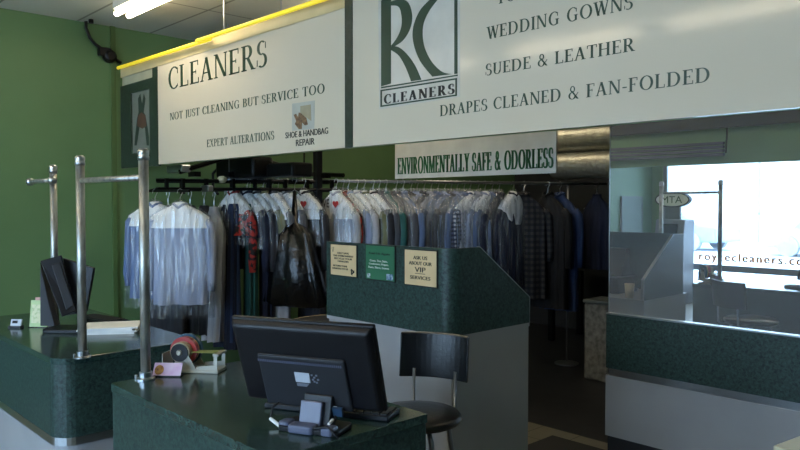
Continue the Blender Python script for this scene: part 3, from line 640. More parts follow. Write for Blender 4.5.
roll('red_tape_roll', .023, .022, .03, .052, M_tape('#a83a3c')); roll('tan_tape_roll', 0, .03, .02, .037, M_tape('#b0a488'))
ob('hub', lathe(NB(), [(.033,-.036),(.033,-.032),(.022,-.031),(.022,.05)], Matrix.Translation((-.018,-.0,.075)) @ Matrix.Rotation(-PI/2, 4, 'X'), 24), M_dark, td, local=True)
ob('hub_cap', lathe(NB(), [(.008,-.042),(.011,-.036),(.011,-.03)], Matrix.Translation((-.018,-.0,.075)) @ Matrix.Rotation(-PI/2, 4, 'X'), 16), M_steel, td, local=True)
cp = at(166, 377, 'z', C)
cd = thing('business_card', 'small pink and yellow card propped in front of the tape dispenser', 'card', (cp.x, cp.y, C), math.radians(43.5))
cd.scale = (1.12, 1.12, 1.25)
CM = Matrix.Rotation(math.radians(-35), 4, 'X')
ob('card_sheet', box(NB(), -.052, .052, 0, .003, .004, .05, CM), mat('pink_card', '#d8ccdc', .5, noise=16, col2='#c8a8cc'), cd, local=True)
ob('card_picture', lathe(NB(), [(.017,0),(.017,.001)], Matrix.Translation((-.03,-.0012+.0,.024)) @ Matrix.Rotation(PI/2, 4, 'X') , 18), mat('card_ochre', '#b98a3c', .5, noise=60, col2='#6a3326'), cd, local=True).matrix_basis = CM
ob('card_foot', box(NB(), -.052, .052, -.002, .035, 0, .004), M_dark, cd, local=True)

# ================================================================== LEFT COUNTER ITEMS
pz = at(112, 331, 'z', C)
pa = thing('paper_stack', 'stack of white papers lying on the left counter between the posts', 'papers', (pz.x, pz.y, C), math.radians(43.5+12))
for i, (a, dx, dy) in enumerate(((0,0,0),(.06,.004,.006),(-.05,-.004,.002),(.1,.006,-.003))):
    ob('sheet', box(NB(), -.15+dx, .14+dx, -.11+dy, .12+dy, .009*i, .009*i+.0085, Matrix.Rotation(a, 4, 'Z')), M_paper, pa, local=True)
bz = at(38, 327.5, 'z', C)
br = thing('leaflet_holder', 'clear holder of pale green leaflets on the left counter', 'leaflet holder', (bz.x, bz.y, C), math.radians(43.5-2))
ob('leaflet', box(NB(), -.05, .055, -.004, .006, .004, .155, Matrix.Rotation(math.radians(-8), 4, 'X')), mat('leaflet_green', '#b9c98e', .5, noise=25, col2='#a3bd84'), br, local=True)
ob('leaflet_text', box(NB(), -.04, .042, -.006, -.004, .025, .13, Matrix.Rotation(math.radians(-8), 4, 'X')), mat('leaflet_cream', '#cfcfa4', .5, noise=50, col2='#9fb07c', lo=.3, hi=.5), br, local=True)
ob('rear_leaflet', box(NB(), -.035, .06, .012, .022, .004, .172, Matrix.Rotation(math.radians(-8), 4, 'X')), mat('leaflet_red', '#b98f86', .5, noise=20), br, local=True)
ob('holder', box(NB(), -.055, .062, -.008, .04, 0, .004), M_glass, br, local=True)
cz = at(15, 328, 'z', C)
ch_ = thing('card_holder', 'small holder of white business cards beside the green leaflets', 'card holder', (cz.x, cz.y, C), math.radians(43.5))
ob('holder_base', box(NB(), -.035, .035, -.01, .03, 0, .012), M_dark, ch_, local=True)
ob('cards', box(NB(), -.03, .032, -.002, .008, .012, .05, Matrix.Rotation(math.radians(-20), 4, 'X')), mat('card_white', '#c5ccd6', .5), ch_, local=True)
ob('card_mark', box(NB(), -.02, .01, -.004, -.002, .026, .042, Matrix.Rotation(math.radians(-20), 4, 'X')), M_dark, ch_, local=True)
# dark terminal
tz = at(70, 332, 'z', C)
te = thing('pos_terminal', 'black sales terminal turned sideways on the left counter behind the post', 'computer', (tz.x, tz.y, C), math.radians(43.5))
def PT(px, py, d=0):    # point in the terminal's own frame from where the picture shows it
    return te.matrix_basis.inverted() @ atd(px, py, (tz-Vector((0,0,EYE))).dot(_F)+d)
def slabpx(name, quad, d0, thick, m, tilt=(0,0,0,0)):
    bm = NB(); f = [PT(x, y, d0+tl) for (x, y), tl in zip(quad, tilt)]; n = (f[1]-f[0]).cross(f[3]-f[0]).normalized()
    if n.y < 0: n = -n
    a = [bm.verts.new(p) for p in f]; b = [bm.verts.new(p+n*thick) for p in f]; bm.faces.new(a); bm.faces.new(b[::-1])
    for i in range(4): bm.faces.new((a[i], a[(i+1) % 4], b[(i+1) % 4], b[i]))
    return ob(name, bm, m, te, local=True, bevel=.004)
ob('base', prism(NB(), rr(-.14, .20, -.05, .12, (.03,)*4), 0, .02), M_dark, te, local=True, bevel=.004)
slabpx('front_screen', [(40,261),(61,255),(76,311),(62,317)], -.02, .03, M_dark, (0,.03,.03,0))
slabpx('screen_panel', [(51.5,265),(60,262),(74,305),(66,310)], -.016, .012, M_darkm, (.002,.017,.017,.002))
slabpx('rear_screen', [(63,258),(94,268),(86,312),(66,316)], .07, .025, M_dark, (0,0,0,0))
slabpx('stand', [(40,262),(48,300),(55,326),(40,326)], .04, .06, M_darkm)
kb2 = at(92, 322, 'z', C)
k2 = thing('computer_keyboard', 'dark keyboard on the left counter beside the white papers', 'keyboard', (kb2.x, kb2.y+.05, C), math.radians(10))
ob('keyboard_body', box(NB(), -.16, .18, -.06, .07, 0, .02), M_dark, k2, local=True, bevel=.004)
kk = NB()
for i in range(12):
    for j in range(5): box(kk, -.15+i*.027, -.15+i*.027+.022, -.05+j*.022, -.05+j*.022+.018, .02, .025)
ob('keys', kk, M_darkm, k2, local=True)

# ================================================================== BAR STOOL
sx, sy, sz = -2.165, 2.15, .71
cr = thing('bar_stool', 'black round-seated bar stool with curved backrest behind the nearest counter', 'stool', (sx, sy, 0), math.radians(24))
ob('seat', lathe(NB(), [(.05,sz-.045),(.17,sz-.045),(.192,sz-.035),(.198,sz-.018),(.185,sz-.003),(.12,sz+.006),(.02,sz+.008)], None, 40), M_leather, cr, local=True, smooth=True)
bb = NB(); n = 14; W = .165
for lay in (0, 1):
    pass
def backpt(u, v, off):    # u -1..1, v 0..1
    x = u*W; y = .20 + .045*(1-u*u) + off; z = .80+.205*v+.0
    return Vector((x, y+.02*v, z))
F = [[bb.verts.new(backpt(-1+2*i/n, j/3, 0)) for j in range(4)] for i in range(n+1)]; Bk = [[bb.verts.new(backpt(-1+2*i/n, j/3, .022)) for j in range(4)] for i in range(n+1)]
for i in range(n):
    for j in range(3): bb.faces.new((F[i][j], F[i+1][j], F[i+1][j+1], F[i][j+1])); bb.faces.new((Bk[i][j], Bk[i][j+1], Bk[i+1][j+1], Bk[i+1][j]))
    bb.faces.new((F[i][0], Bk[i][0], Bk[i+1][0], F[i+1][0])); bb.faces.new((F[i][3], F[i+1][3], Bk[i+1][3], Bk[i][3]))
for i in (0, n):
    for j in range(3): bb.faces.new((F[i][j], F[i][j+1], Bk[i][j+1], Bk[i][j]))
ob('backrest', bb, M_leather, cr, local=True, smooth=False, bevel=.006)
M_stool = mat('stool_metal', '#8b8f98', .3, metal=.9)
for x in (-.1, .1): ob('back_post', tube(NB(), [(x,.12,sz-.05),(x,.2,sz-.05),(x,.226,sz-.03),(x,.232,.84)], .008, 10), M_stool, cr, local=True, smooth=True)
for a in (45, 135, 225, 315):
    c_, s_ = math.cos(math.radians(a)), math.sin(math.radians(a))
    ob('leg', tube(NB(), [(c_*.06,s_*.06,sz-.05),(c_*.13,s_*.13,sz-.055),(c_*.155,s_*.155,sz-.09),(c_*.25,s_*.25,.006)], .011, 10), M_stool, cr, local=True, smooth=True)
rg = NB(); rpts = [(.205*math.cos(2*PI*i/32), .205*math.sin(2*PI*i/32), .26) for i in range(33)]; tube(rg, rpts, .008, 8); ob('foot_ring', rg, M_stool, cr, local=True, smooth=True)

# small table bottom right
t1 = at(773, 445.5, 'z', .75)
tb = thing('side_table', 'small cream-topped table with dark edge at the bottom right corner', 'table', (t1.x+.3, t1.y+.15, 0))
d1 = Vector((_R.x, _R.y, 0)); q = [Vector((t1.x, t1.y, 0)), at(800,451.5,'z',.75), at(860,470,'z',.75), at(860, 434, 'z', .75), at(800,435.5,'z',.75)]
ob('tabletop', prism(NB(), [(p.x, p.y) for p in q], .722, .75), mat('cream_top', '#c9c6a8', .4), tb, bevel=.004)
ob('edge_band', prism(NB(), [(p.x, p.y) for p in q], .70, .722), M_dark, tb)
cxx = sum(p.x for p in q)/5; cyy = sum(p.y for p in q)/5
ob('pedestal', tube(NB(), [(cxx,cyy,.02),(cxx,cyy,.70)], .03, 12), M_blackm, tb); ob('foot', lathe(NB(), [(.18,0),(.18,.01),(.03,.03)], Matrix.Translation((cxx,cyy,0))), M_blackm, tb)
# floor mat
mt = at(547, 435, 'z', 0)
mm = tag(ob('floor_mat', box(NB(), KX1+.03, mt.x+.05, 2.9, MY+.12, .001, .012), M_darkm), 'black rubber mat on the floor beside the raised desk', 'mat')

# ================================================================== BACK ROOM
M_rail = mat('rail_metal', '#9a9da2', .35, metal=.9)
RZ_ = 1.80
R0 = at(222, 179.5, 'z', RZ_); R1 = at(606, 184, 'z', RZ_)
rl = thing('garment_rail', 'long metal garment rail running into the back room, loaded with bagged clothes', 'rail', (R0.x, R0.y, RZ_))
ob('pipe', tube(NB(), [R0, R1], .014, 12), M_rail, rl, smooth=True)
ob('end_cap', lathe(NB(), [(.01,-.03),(.028,-.028),(.03,0),(.028,.028),(.01,.03)], Matrix.Translation(R0) @ Matrix.Rotation(PI/2, 4, 'Y') , 16), mat('cream_cap', '#d8cda4', .4), rl, smooth=True)
ob('support_rod', tube(NB(), [(R0.x+.03, R0.y+.05, RZ_-.01), (R0.x+.03, R0.y+.05, CZ)], .006, 8), M_rail, rl)
pm = R0.lerp(R1, .80)
pf = at(568, 368, 'z', 0)
def onrail(px):     # point on the rail below picture column px
    a, b = 0.0, 1.0
    def col(t):
        p = R0.lerp(R1, t)-Vector((0,0,EYE)); return 400+FPX*p.dot(_R)/p.dot(_F)
    for _ in range(40):
        m = (a+b)/2
        if col(m) < px: a = m
        else: b = m
    return R0.lerp(R1, (a+b)/2)
pq = onrail(568)
ob('stand_pole', tube(NB(), [(pq.x, pq.y, .02), (pq.x, pq.y, RZ_)], .010, 10), M_rail, rl, smooth=True)
ob('stand_foot', lathe(NB(), [(.12,0),(.12,.01),(.02,.03)], Matrix.Translation((pq.x, pq.y, 0))), M_rail, rl)
pq2 = R0.lerp(R1, .42); ob('support_rod', tube(NB(), [(pq2.x, pq2.y, RZ_), (pq2.x, pq2.y, CZ)], .006, 8), M_rail, rl)
# dark steel column
cl = at(318, 250, 'y', 3.75)
sbox('column_1', mat('column_metal', '#22262b', .35, metal=.5), cl.x-.03, cl.x+.03, 3.72, 3.78, 0, CZ, bevel=.006)
# conveyor tracks above/behind left clothes
cvz = 1.72
c0 = at(158, 186, 'z', cvz); cy_ = 2.55
ca = Vector((at(156, 186, 'y', cy_).x, cy_, cvz)); cb = Vector((at(338, 186, 'y', 3.9).x, 3.9, cvz))
cv = thing('garment_conveyor', 'dark motorised garment conveyor tracks above the shirts at left', 'conveyor', ca)
dirv = (cb-ca).normalized(); nrm = Vector((-dirv.y, dirv.x, 0))
for i, (dz, dn) in enumerate(((0, 0), (.07, .02), (0, .35), (.07, .35))): ob('track', tube(NB(), [ca+nrm*dn+Vector((0,0,dz)), cb+nrm*dn+Vector((0,0,dz))], .014, 8), M_blackm, cv)
for i in range(9):
    p = ca.lerp(cb, (i+.5+.25*math.sin(i*5))/9); ob('bracket', box(NB(), p.x-.02-.02*(i % 2), p.x+.012, p.y-.012, p.y+.012, cvz-.04*(i % 2), cvz+.085), M_blackm, cv)
for i in (3,):
    p = ca.lerp(cb, (i+.3)/4)+nrm*.18; ob('hanging_rod', tube(NB(), [p+Vector((0,0,.05)), (p.x, p.y, CZ)], .007, 8), M_blackm, cv)
ha, hb = atd(155, 191, 5.75), atd(180, 191, 5.45); hd_ = (hb-ha); ob('hanging_bar', tube(NB(), [ha-hd_*.35, hb+hd_*.35], .010, 8), M_blackm, cv)
ob('bar_bracket', tube(NB(), [ha-hd_*.3, ca+Vector((.05, 0, 0))], .010, 8), M_blackm, cv)
p = ca.lerp(cb, .12); ob('chrome_housing', box(NB(), p.x-.10, p.x+.16, p.y-.06, p.y+.02, cvz+.13, cvz+.19), M_alu, cv, bevel=.008)
p = ca.lerp(cb, .28); ob('chrome_bracket', box(NB(), p.x-.05, p.x+.08, p.y-.06, p.y-.01, cvz-.02, cvz+.03), M_alu, cv, bevel=.01)
p = ca.lerp(cb, .36); ob('motor_housing', box(NB(), p.x-.25, p.x+.35, p.y+.05, p.y+.25, cvz+.09, cvz+.26), M_blackm, cv, bevel=.03, seg=3)
ob('motor_housing', box(NB(), p.x+.38, p.x+.75, p.y+.15, p.y+.35, cvz+.09, cvz+.20), M_blackm, cv, bevel=.02)
ob('cable_tray', tube(NB(), [ca+Vector((.2,.1,.13)), p+Vector((.1,.1,.30)), cb+Vector((-.6,.1,.16)), cb+Vector((-.05,.1,.13))], .02, 8), M_blackm, cv)
ob('cable', tube(NB(), [p+Vector((-.25,.1,.2)), p+Vector((-.34,.08,.14)), p+Vector((-.30,.06,.02)), p+Vector((-.2,.05,-.04))], .012, 8), M_darkm, cv, smooth=True)
for i in range(5): p = ca.lerp(cb, .2+.18*i); ob('trolley', box(NB(), p.x-.05, p.x+.05, p.y-.03, p.y+.03, cvz+.1, cvz+.14), M_blackm, cv)
# wall boxes on the back wall
gb = at(322, 165, 'y', 6.5)
bx1 = at(303, 160, 'y', 6.5); bx2 = at(319, 160, 'y', 6.5)
def wallbox(name, label, cat, px0, px1, z0, z1, yy, m, dd=.2):
    a, b = at(px0, 160, 'y', yy), at(px1, 160, 'y', yy); t = thing(name, label, cat, ((a.x+b.x)/2, yy, z0))
    ob('housing', box(NB(), a.x, b.x, yy, yy+dd, z0, z1), m, t, bevel=.01); ob('front_lid', box(NB(), a.x+.02, b.x-.02, yy-.012, yy, z0+.03, z1-.03), m, t, bevel=.004); return t
sh = thing('wall_shelf', 'dark storage shelf high above the garment rail', 'shelf', (-4.6, 6.5, 0))
sxa, sxb = at(190, 170, 'y', 6.5).x, at(395, 170, 'y', 6.5).x; szt = 1.97
ob('shelf_board', box(NB(), sxa, sxb, 6.3, 6.8, szt-.03, szt), M_blackm, sh)
for x in (sxa+.05, (sxa+sxb)/2, sxb-.05): ob('shelf_leg', box(NB(), x-.02, x+.02, 6.75, 6.79, 0, szt-.03), M_blackm, sh)
wallbox('grey_carton', 'grey upright box on the high shelf behind the clothes', 'box', 303, 318, szt, 2.6, 6.4, M_greybox)
wallbox('tan_carton', 'tan cardboard box on the high shelf right of the dark column', 'box', 326, 340, szt, 2.6, 6.4, mat('cardboard', '#8a6b3c', .7))
# ducts
def duct(pyc, rad, yy, label):
    z = at(585, pyc, 'y', yy).z; xa = at(556, pyc, 'y', yy).x
    t = thing('air_duct', label, 'duct', (xa, yy, z), 0, 'silver ducts in the back room'); bm = NB(); pts = []; rs = []
    nn = 60
    for i in range(nn+1): pts.append((xa+2.4*i/nn, yy, z)); rs.append(rad*(1+.03*(i % 3 == 0)))
    tube(bm, pts, rs, 20); ob('duct_pipe', bm, M_duct, t, smooth=True)
duct(138, .135, 6.3, 'crinkled silver air duct, upper of the two beside the mirror'); duct(165, .135, 6.3, 'crinkled silver air duct, lower of the two beside the mirror')
# bin and dark bag near mirror edge
bn = at(595, 381, 'z', 0)
b_ = thing('plastic_bin', 'pale tall waste bin standing in the dark back room beside the mirror edge', 'bin', (bn.x, bn.y, 0))
ob('bin_body', box(NB(), bn.x-.12, bn.x+.13, bn.y, bn.y+.3, 0, .70), mat('bin_grey', '#7f7e7a', .5, noise=20, col2='#55544f'), b_, bevel=.02)
ob('rim', box(NB(), bn.x-.13, bn.x+.14, bn.y-.01, bn.y+.31, .70, .73), M_greybox, b_, bevel=.008)
dt = thing('work_table', 'dark table at the far side of the back room behind the rail stand', 'table', (-3.9, 7.3, 0))
ob('tabletop', box(NB(), -4.9, -2.9, 7.0, 7.7, .85, .9), M_darkm, dt)
for x in (-4.85, -2.95):
    for y in (7.05, 7.65): ob('leg', box(NB(), x-.03, x+.03, y-.03, y+.03, 0, .85), M_blackm, dt)
tag(ob('folded_laundry', box(NB(), -4.2, -3.5, 7.1, 7.5, .9, 1.25), mat('laundry_grey', '#5e6068', .8, noise=9, col2='#34363c'), bevel=.06, seg=3), 'heap of folded grey laundry on the far dark table', 'laundry')
rt_ = at(297, 319, 'z', .76); rt2 = at(325, 311, 'z', .76)
tt = thing('round_table', 'dark table with pale rim behind the monitor, left of the raised desk', 'table', (rt_.x+.2, rt_.y+.3, 0))
cx_, cy2 = rt_.x+.33, rt_.y+.10
ob('tabletop', lathe(NB(), [(.34,.735),(.345,.765),(.02,.766)], Matrix.Translation((cx_, cy2, 0)), 36), M_darkm, tt)
rim = NB(); tube(rim, [(cx_+.347*math.cos(2*PI*i/36), cy2+.347*math.sin(2*PI*i/36), .757) for i in range(37)], .010, 8); ob('rim', rim, M_beige, tt, smooth=True)
ob('pedestal', tube(NB(), [(cx_,cy2,.02),(cx_,cy2,.735)], .035, 12), M_blackm, tt); ob('foot', lathe(NB(), [(.2,0),(.2,.01),(.03,.03)], Matrix.Translation((cx_,cy2,0))), M_blackm, tt)

# ================================================================== GARMENTS
def ring_shell(bm, rows, n, fold, ph, amp, close_top=True, jitter=0, rnd=None):
    """rows: (z, halfwidth, halfthick)"""
    R_ = []
    for ri, (z, a, b) in enumerate(rows):
        t = ri/(len(rows)-1); ring = []
        for k in range(n):
            th_ = 2*PI*k/n; c_, s_ = math.cos(th_), math.sin(th_)
            f = 1+amp*t*math.sin(fold*th_+ph)*(.6+.4*math.sin(2*th_+ph*2))
            sgn = lambda v, e: math.copysign(abs(v)**e, v)
            x = a*sgn(c_, .8); y = b*sgn(s_, .8)*f+amp*.05*t*math.sin(fold*th_*1.7+ph)
            ring.append(bm.verts.new((x, y, z+(rnd.uniform(-jitter, jitter) if rnd else 0))))
        R_.append(ring)
    for i in range(len(R_)-1):
        for k in range(n): bm.faces.new((R_[i][k], R_[i][(k+1) % n], R_[i+1][(k+1) % n], R_[i+1][k]))
    if close_top: bm.faces.new(R_[0])
    return bm
GI = [0]
def garment(pos, heading, W, L, fabric, kind, label, group, cape=None, heart=False, words=None, bag=True, flare=1.0, capemat=None, sh_=1.1):
    GI[0] += 1; rnd = random.Random(GI[0]*13+5)
    names = dict(shirt='hanging_shirt', trousers='hanging_trousers', dress='hanging_dress', coat='hanging_jacket', bagged='hanging_bundle')
    cats = dict(shirt='shirt', trousers='trousers', dress='dress', coat='jacket', bagged='laundry bag')
    t = thing(names[kind], label, cats[kind], pos, heading, group)
    h = NB(); hz = -.10-.14*sh_; tube(h, [(-.022,0,-.018),(-.016,0,.008),(0,0,.018),(.018,0,.008),(.018,0,-.012),(.0,0,-.05),(0,0,-.09),(-W*.5,0,(hz-.10)/2),(-W*.9,0,hz)], .0028, 6); tube(h, [(0,0,-.09),(W*.5,0,(hz-.10)/2),(W*.9,0,hz),(-W*.9,0,hz)], .0028, 6)
    ob('hanger', h, M_wire, t, local=True)
    ph = rnd.uniform(0, 6); fold = rnd.choice((5, 6, 7)); bt = .035 if kind != 'bagged' else .06
    if kind in ('shirt', 'coat', 'dress'):
        k_ = sh_; rows = [(-.105,.045,.03),(-.105-.03*k_,W*.30,.034),(-.105-.085*k_,W*.68,bt),(-.105-.15*k_,W*.93,bt+.005),(-.105-.175*k_,W*.98,bt+.01),(-.36,W*.96,bt+.015)]
        for i in range(1, 7): rows.append((-.36-(L-.36)*i/6, W*(.94+(flare-.94)*i/6), bt+.015+.015*i/6))
        ob({'shirt': 'shirt_body', 'coat': 'jacket_body', 'dress': 'dress_body'}[kind], ring_shell(NB(), rows, 32, fold, ph, .5), fabric, t, local=True, smooth=True)
        if kind != 'dress':
            for s in (-1, 1):
                sl = NB(); SLn = .56 if kind == 'coat' else .5
                tube(sl, [(s*W*.84,0,-.12-.13*sh_),(s*W*1.02,.005,-.14-.16*sh_),(s*W*1.1,.01,-.26-SLn*.4),(s*W*1.13,-.01,-.26-SLn*.8),(s*W*1.10,.0,-.26-SLn)], [.035,.042,.036,.032,.028], 12); ob('sleeve', sl, fabric, t, local=True, smooth=True)
            co = NB(); tube(co, [(-.05,.0,-.10),(-.03,-.035,-.105),(0,-.045,-.125),(.03,-.035,-.105),(.05,0,-.10),(0,.035,-.09),(-.05,0,-.10)], .012, 8); ob('collar', co, fabric, t, local=True, smooth=True)
    elif kind == 'trousers':
        for s, yy in ((-1, -.02), (1, .02)):
            rows = [(-.20,W*.6,.012),(-.24,W*.62,.02)]+[(-.24-(L-.24)*i/5, W*(.62-.05*i/5), .02) for i in range(1, 6)]
            b2 = ring_shell(NB(), rows, 20, 4, ph+s, .4); b2.transform(Matrix.Translation((0, yy, 0))); ob('trouser_leg', b2, fabric, t, local=True, smooth=True)
    else:
        rows = [(-.10,.012,.012),(-.36,.03,.03),(-.40,W*.35,.07),(-.46,W*.55,.10),(-.46-(L-.46)*.5,W*.82,.13),(-L+.04,W*1.05,.13),(-L,W*.95,.07)]
        ob('bundle', ring_shell(NB(), rows, 28, 7, ph, .35), fabric, t, local=True, smooth=True)
    if cape:
        cm = capemat or M_paper
        if cape == 'wide': rows = [(-.085,.03,.035),(-.09-.03*sh_,W*.30,.045),(-.09-.085*sh_,W*.70,.05),(-.09-.155*sh_,W*1.05,.055),(-.19-.13*sh_,W*1.10,.062)]
        else: rows = [(-.08,.02,.03),(-.12,W*.30,.05),(-.18,W*.70,.055),(-.245,W*1.02,.055),(-.28,W*.80,.060),(-.40,W*.34,.060)]
        ob('paper_cape', ring_shell(NB(), rows, 28, 5, ph, .12), cm, t, local=True, smooth=True)
        if words or heart:
            # printed on the front of the cape
            yf = -.080
            if words: b3 = sans(words, W*.5, .07, .0006); b3.transform(Matrix.Translation((-W*.32, yf, -.235))); ob('cape_lettering', b3, M_black, t, local=True)
            pts = []
            for i in range(24):
                a = 2*PI*i/24; pts.append((W*.28+.0026*16*math.sin(a)**3*.8, -.205+.0022*(13*math.cos(a)-5*math.cos(2*a)-2*math.cos(3*a)-math.cos(4*a))))
            ob('heart_print', slab_xz(NB(), pts, yf, yf+.001), M_red, t, local=True)
    if bag:
        Lb = L+rnd.uniform(.04, .12); rows = [(-.06,.02,.03),(-.075-.03*sh_,W*.34,.05),(-.075-.085*sh_,W*.74,.062),(-.08-.155*sh_,W*1.10,.07)]+[(-.08-.155*sh_-(Lb-.08-.155*sh_)*i/6, W*(1.16+.06*i/6), .075+.01*i/6) for i in range(1, 7)]
        ob('plastic_cover', ring_shell(NB(), rows, 36, 9, ph+1, .3, jitter=.003, rnd=rnd), M_filmc if cape else M_film, t, local=True, smooth=True)
    return t
fb = lambda n, c, c2=None: mat(n, c, .85, noise=30, col2=c2, bump=.9, bscale=45, stretch=(1, 1, .12))
F_lblue = stripe_mat('blue_striped_cotton', '#8c96b0', '#a4adc0', 60); F_blue = fb('blue_cotton', '#657da6', '#52668c'); F_pale = fb('pale_blue_cotton', '#9fb0cf', '#8c9cc0')
F_white = fb('white_cotton', '#b9bcc4', '#a3a6b0'); F_navy = fb('navy_wool', '#1b2440', '#131a30'); F_black = fb('black_wool', '#14151a', '#0c0d11')
F_grey = fb('grey_wool', '#5b5e68', '#474a53'); F_olive = fb('olive_cotton', '#7d7f5c', '#6a6c4c'); F_teal = fb('teal_cotton', '#2f6d6c', '#265a5a')
F_char = fb('charcoal_wool', '#2c2e36', '#22242b'); F_floral = mat('red_floral', '#b5302a', .8, noise=22, col2='#1b1b1f', lo=.46, hi=.54); F_brown = check_mat('dark_plaid', '#101319', '#20222a', '#3a3838', 18)
F_check = check_mat('navy_check', '#c3c8d4', '#4a5674', '#1c2440', 26); F_den = fb('denim_blue', '#2b3f66', '#233458')
Rdir = (R1-R0).normalized(); CR = math.atan2(_R.y, _R.x)      # heading of the picture's horizontal
def hd(px_w, D, W, flip=False):           # turn so a garment 2W wide spans px_w
    c_ = min(1, px_w*D/FPX/(2*W)); return CR + math.acos(c_)*(1 if flip else -1)
def hang(px, pw, L, fabric, kind, label, W=.21, **k):
    p = onrail(px); D = (p-Vector((0,0,EYE))).dot(_F); p = p-Vector((0,0,.0))
    return garment((p.x, p.y, RZ_), hd(pw, D, W, k.pop('flip', False)), W, L, fabric, kind, label, k.pop('group', 'bagged clothes on the long rail'), **k)
# left pair of shirts facing the room, hung under the conveyor
def hangat(px, pyrail, D, pw, L, fabric, kind, label, W=.21, **k):
    p = atd(px, pyrail, D); return garment(p, hd(pw, D, W), W, L, fabric, kind, label, k.pop('group', 'clothes under the conveyor'), **k)
hangat(155, 191, 5.75, 52, .86, F_blue, 'shirt', 'blue shirt with white shoulder cape, leftmost of all the clothes', cape='wide', sh_=.7)
hangat(180, 191, 5.45, 60, .86, F_lblue, 'shirt', 'pale blue striped shirt with white shoulder cape, widest at left', cape='wide', sh_=.7)
for px, pw, f, lb_ in ((168, 40, F_char, 'long dark garment hanging behind the leftmost blue shirt'), (190, 40, F_black, 'long black garment hanging behind the pale striped shirt'), (204, 34, F_char, 'long charcoal garment between striped shirt and white dress')):
    hangat(px, 193, 6.05, pw, 1.18, f, 'dress', lb_, W=.2, bag=False)
hangat(214, 194, 5.95, 25, 1.22, F_white, 'dress', 'long white dress hanging right of the striped shirt', cape=None, W=.15, flare=.55, bag=False)
hangat(226, 192, 6.0, 30, 1.30, F_navy, 'dress', 'long navy dress between the white dress and the floral top', W=.19, flare=.9, bag=False)
# row at left of the column
hang(234, 38, .46, F_floral, 'shirt', 'short red and black floral top under a white cape, first on the long rail', W=.19, cape='peak')
hang(232, 20, 1.34, F_den, 'trousers', 'long blue trousers hanging behind the floral top', bag=False)
hang(247, 38, .48, F_navy, 'shirt', 'short navy top in a white cape, second on the rail', W=.19, cape='peak')
hang(250, 18, 1.30, F_teal, 'trousers', 'teal trousers in clear plastic near the rail end', bag=False)
hang(256, 35, .48, F_char, 'shirt', 'charcoal top under a narrow white cape', W=.18, cape='peak')
hang(263, 38, .50, F_olive, 'shirt', 'short olive green top in plastic with a slanting cape', W=.19, cape='peak')
hang(266, 20, 1.30, F_navy, 'trousers', 'long navy trousers below the olive top', bag=False)
hang(272, 40, .48, F_grey, 'shirt', 'grey top under a white cape with a red heart', cape='wide', heart=True)
hang(278, 24, 1.28, F_white, 'dress', 'long whitish garment in plastic left of the big black bundle', W=.16, flare=.8, bag=False)
hang(287, 34, .55, F_grey, 'shirt', 'grey shirt hanging just left of the heart-printed cape', cape='peak')
p = onrail(305); garment(p-_F*.06, CR-.55, .2, .50, F_char, 'shirt', 'dark top under a broad white cape printed WE with a heart, left of the column', 'bagged clothes on the long rail', cape='wide', words='WE', heart=True)
p = onrail(298); garment(p-_F*.2, CR-.35, .28, 1.06, mat('black_bin_liner', '#08090c', .25, bump=.9, bscale=16), 'bagged', 'shiny black plastic bundle hanging low left of the column', 'bagged clothes on the long rail', bag=False)
hang(312, 24, 1.3, F_char, 'dress', 'long charcoal dress hanging just left of the dark column', W=.18, bag=False)
# row right of the column
specs = [
 (343, 26, .62, F_floral, 'shirt', 'red patterned top behind the white heart-caped shirt', {}),
 (348, 34, .95, F_pale, 'shirt', 'pale shirt with broad white paper cape behind the first', dict(cape='wide')),
 (357, 30, .95, F_white, 'shirt', 'whitish shirt in plastic, third right of the column', dict(cape='peak')),
 (364, 34, .95, F_olive, 'shirt', 'beige shirt under a cape with a red heart', dict(cape='wide', heart=True)),
 (373, 28, 1.0, F_char, 'shirt', 'charcoal shirt in plastic above the green placard', dict(cape='peak')),
 (379, 28, 1.0, F_grey, 'shirt', 'grey shirt in plastic above the green placard', {}),
 (386, 26, 1.0, F_teal, 'shirt', 'teal shirt in plastic among grey ones', {}),
 (396, 30, 1.0, F_grey, 'shirt', 'grey shirt in plastic left of the VIP placard', {}),
 (403, 28, 1.0, F_blue, 'shirt', 'blue shirt in plastic above the VIP placard left edge', {}),
 (411, 28, 1.0, F_char, 'shirt', 'dark shirt in plastic above the VIP placard middle', {}),
 (417, 28, 1.0, F_pale, 'shirt', 'pale blue shirt above the right of the VIP placard', {}),
 (424, 28, 1.0, F_navy, 'shirt', 'navy shirt in plastic behind the VIP placard', {}),
 (431, 30, 1.0, F_white, 'shirt', 'whitish shirt in plastic right of the VIP placard', {}),
 (438, 28, 1.0, F_blue, 'shirt', 'mid blue shirt in plastic left of the pale run', {}),
 (445, 30, 1.0, F_pale, 'shirt', 'pale blue shirt above the rounded desk corner', {}),
 (451, 28, 1.0, F_grey, 'shirt', 'grey shirt between two pale blue ones', {}),
 (457, 32, 1.0, F_pale, 'shirt', 'broad pale blue shirt right of the rounded desk corner', {}),
 (464, 28, 1.0, F_blue, 'shirt', 'blue shirt left of the checked one', {}),
 (470, 28, 1.0, F_check, 'shirt', 'white and navy checked shirt in plastic', dict(cape='peak')),
 (478, 30, 1.0, F_white, 'shirt', 'whitish shirt right of the checked one', {}),
 (485, 30, 1.0, F_lblue, 'shirt', 'striped light blue shirt near the sloping desk side', dict(cape='peak')),
 (492, 30, 1.0, F_blue, 'shirt', 'blue shirt left of the brown plaid one', {}),
 (499, 28, 1.0, F_navy, 'shirt', 'dark navy shirt tight behind the plaid one', {}),
]
p = onrail(337); garment(p-_F*.08, CR-.6, .2, .95, F_white, 'shirt', 'white shirt with printed WE and heart cape, first right of the column', 'bagged clothes on the long rail', cape='wide', words='WE', heart=True)
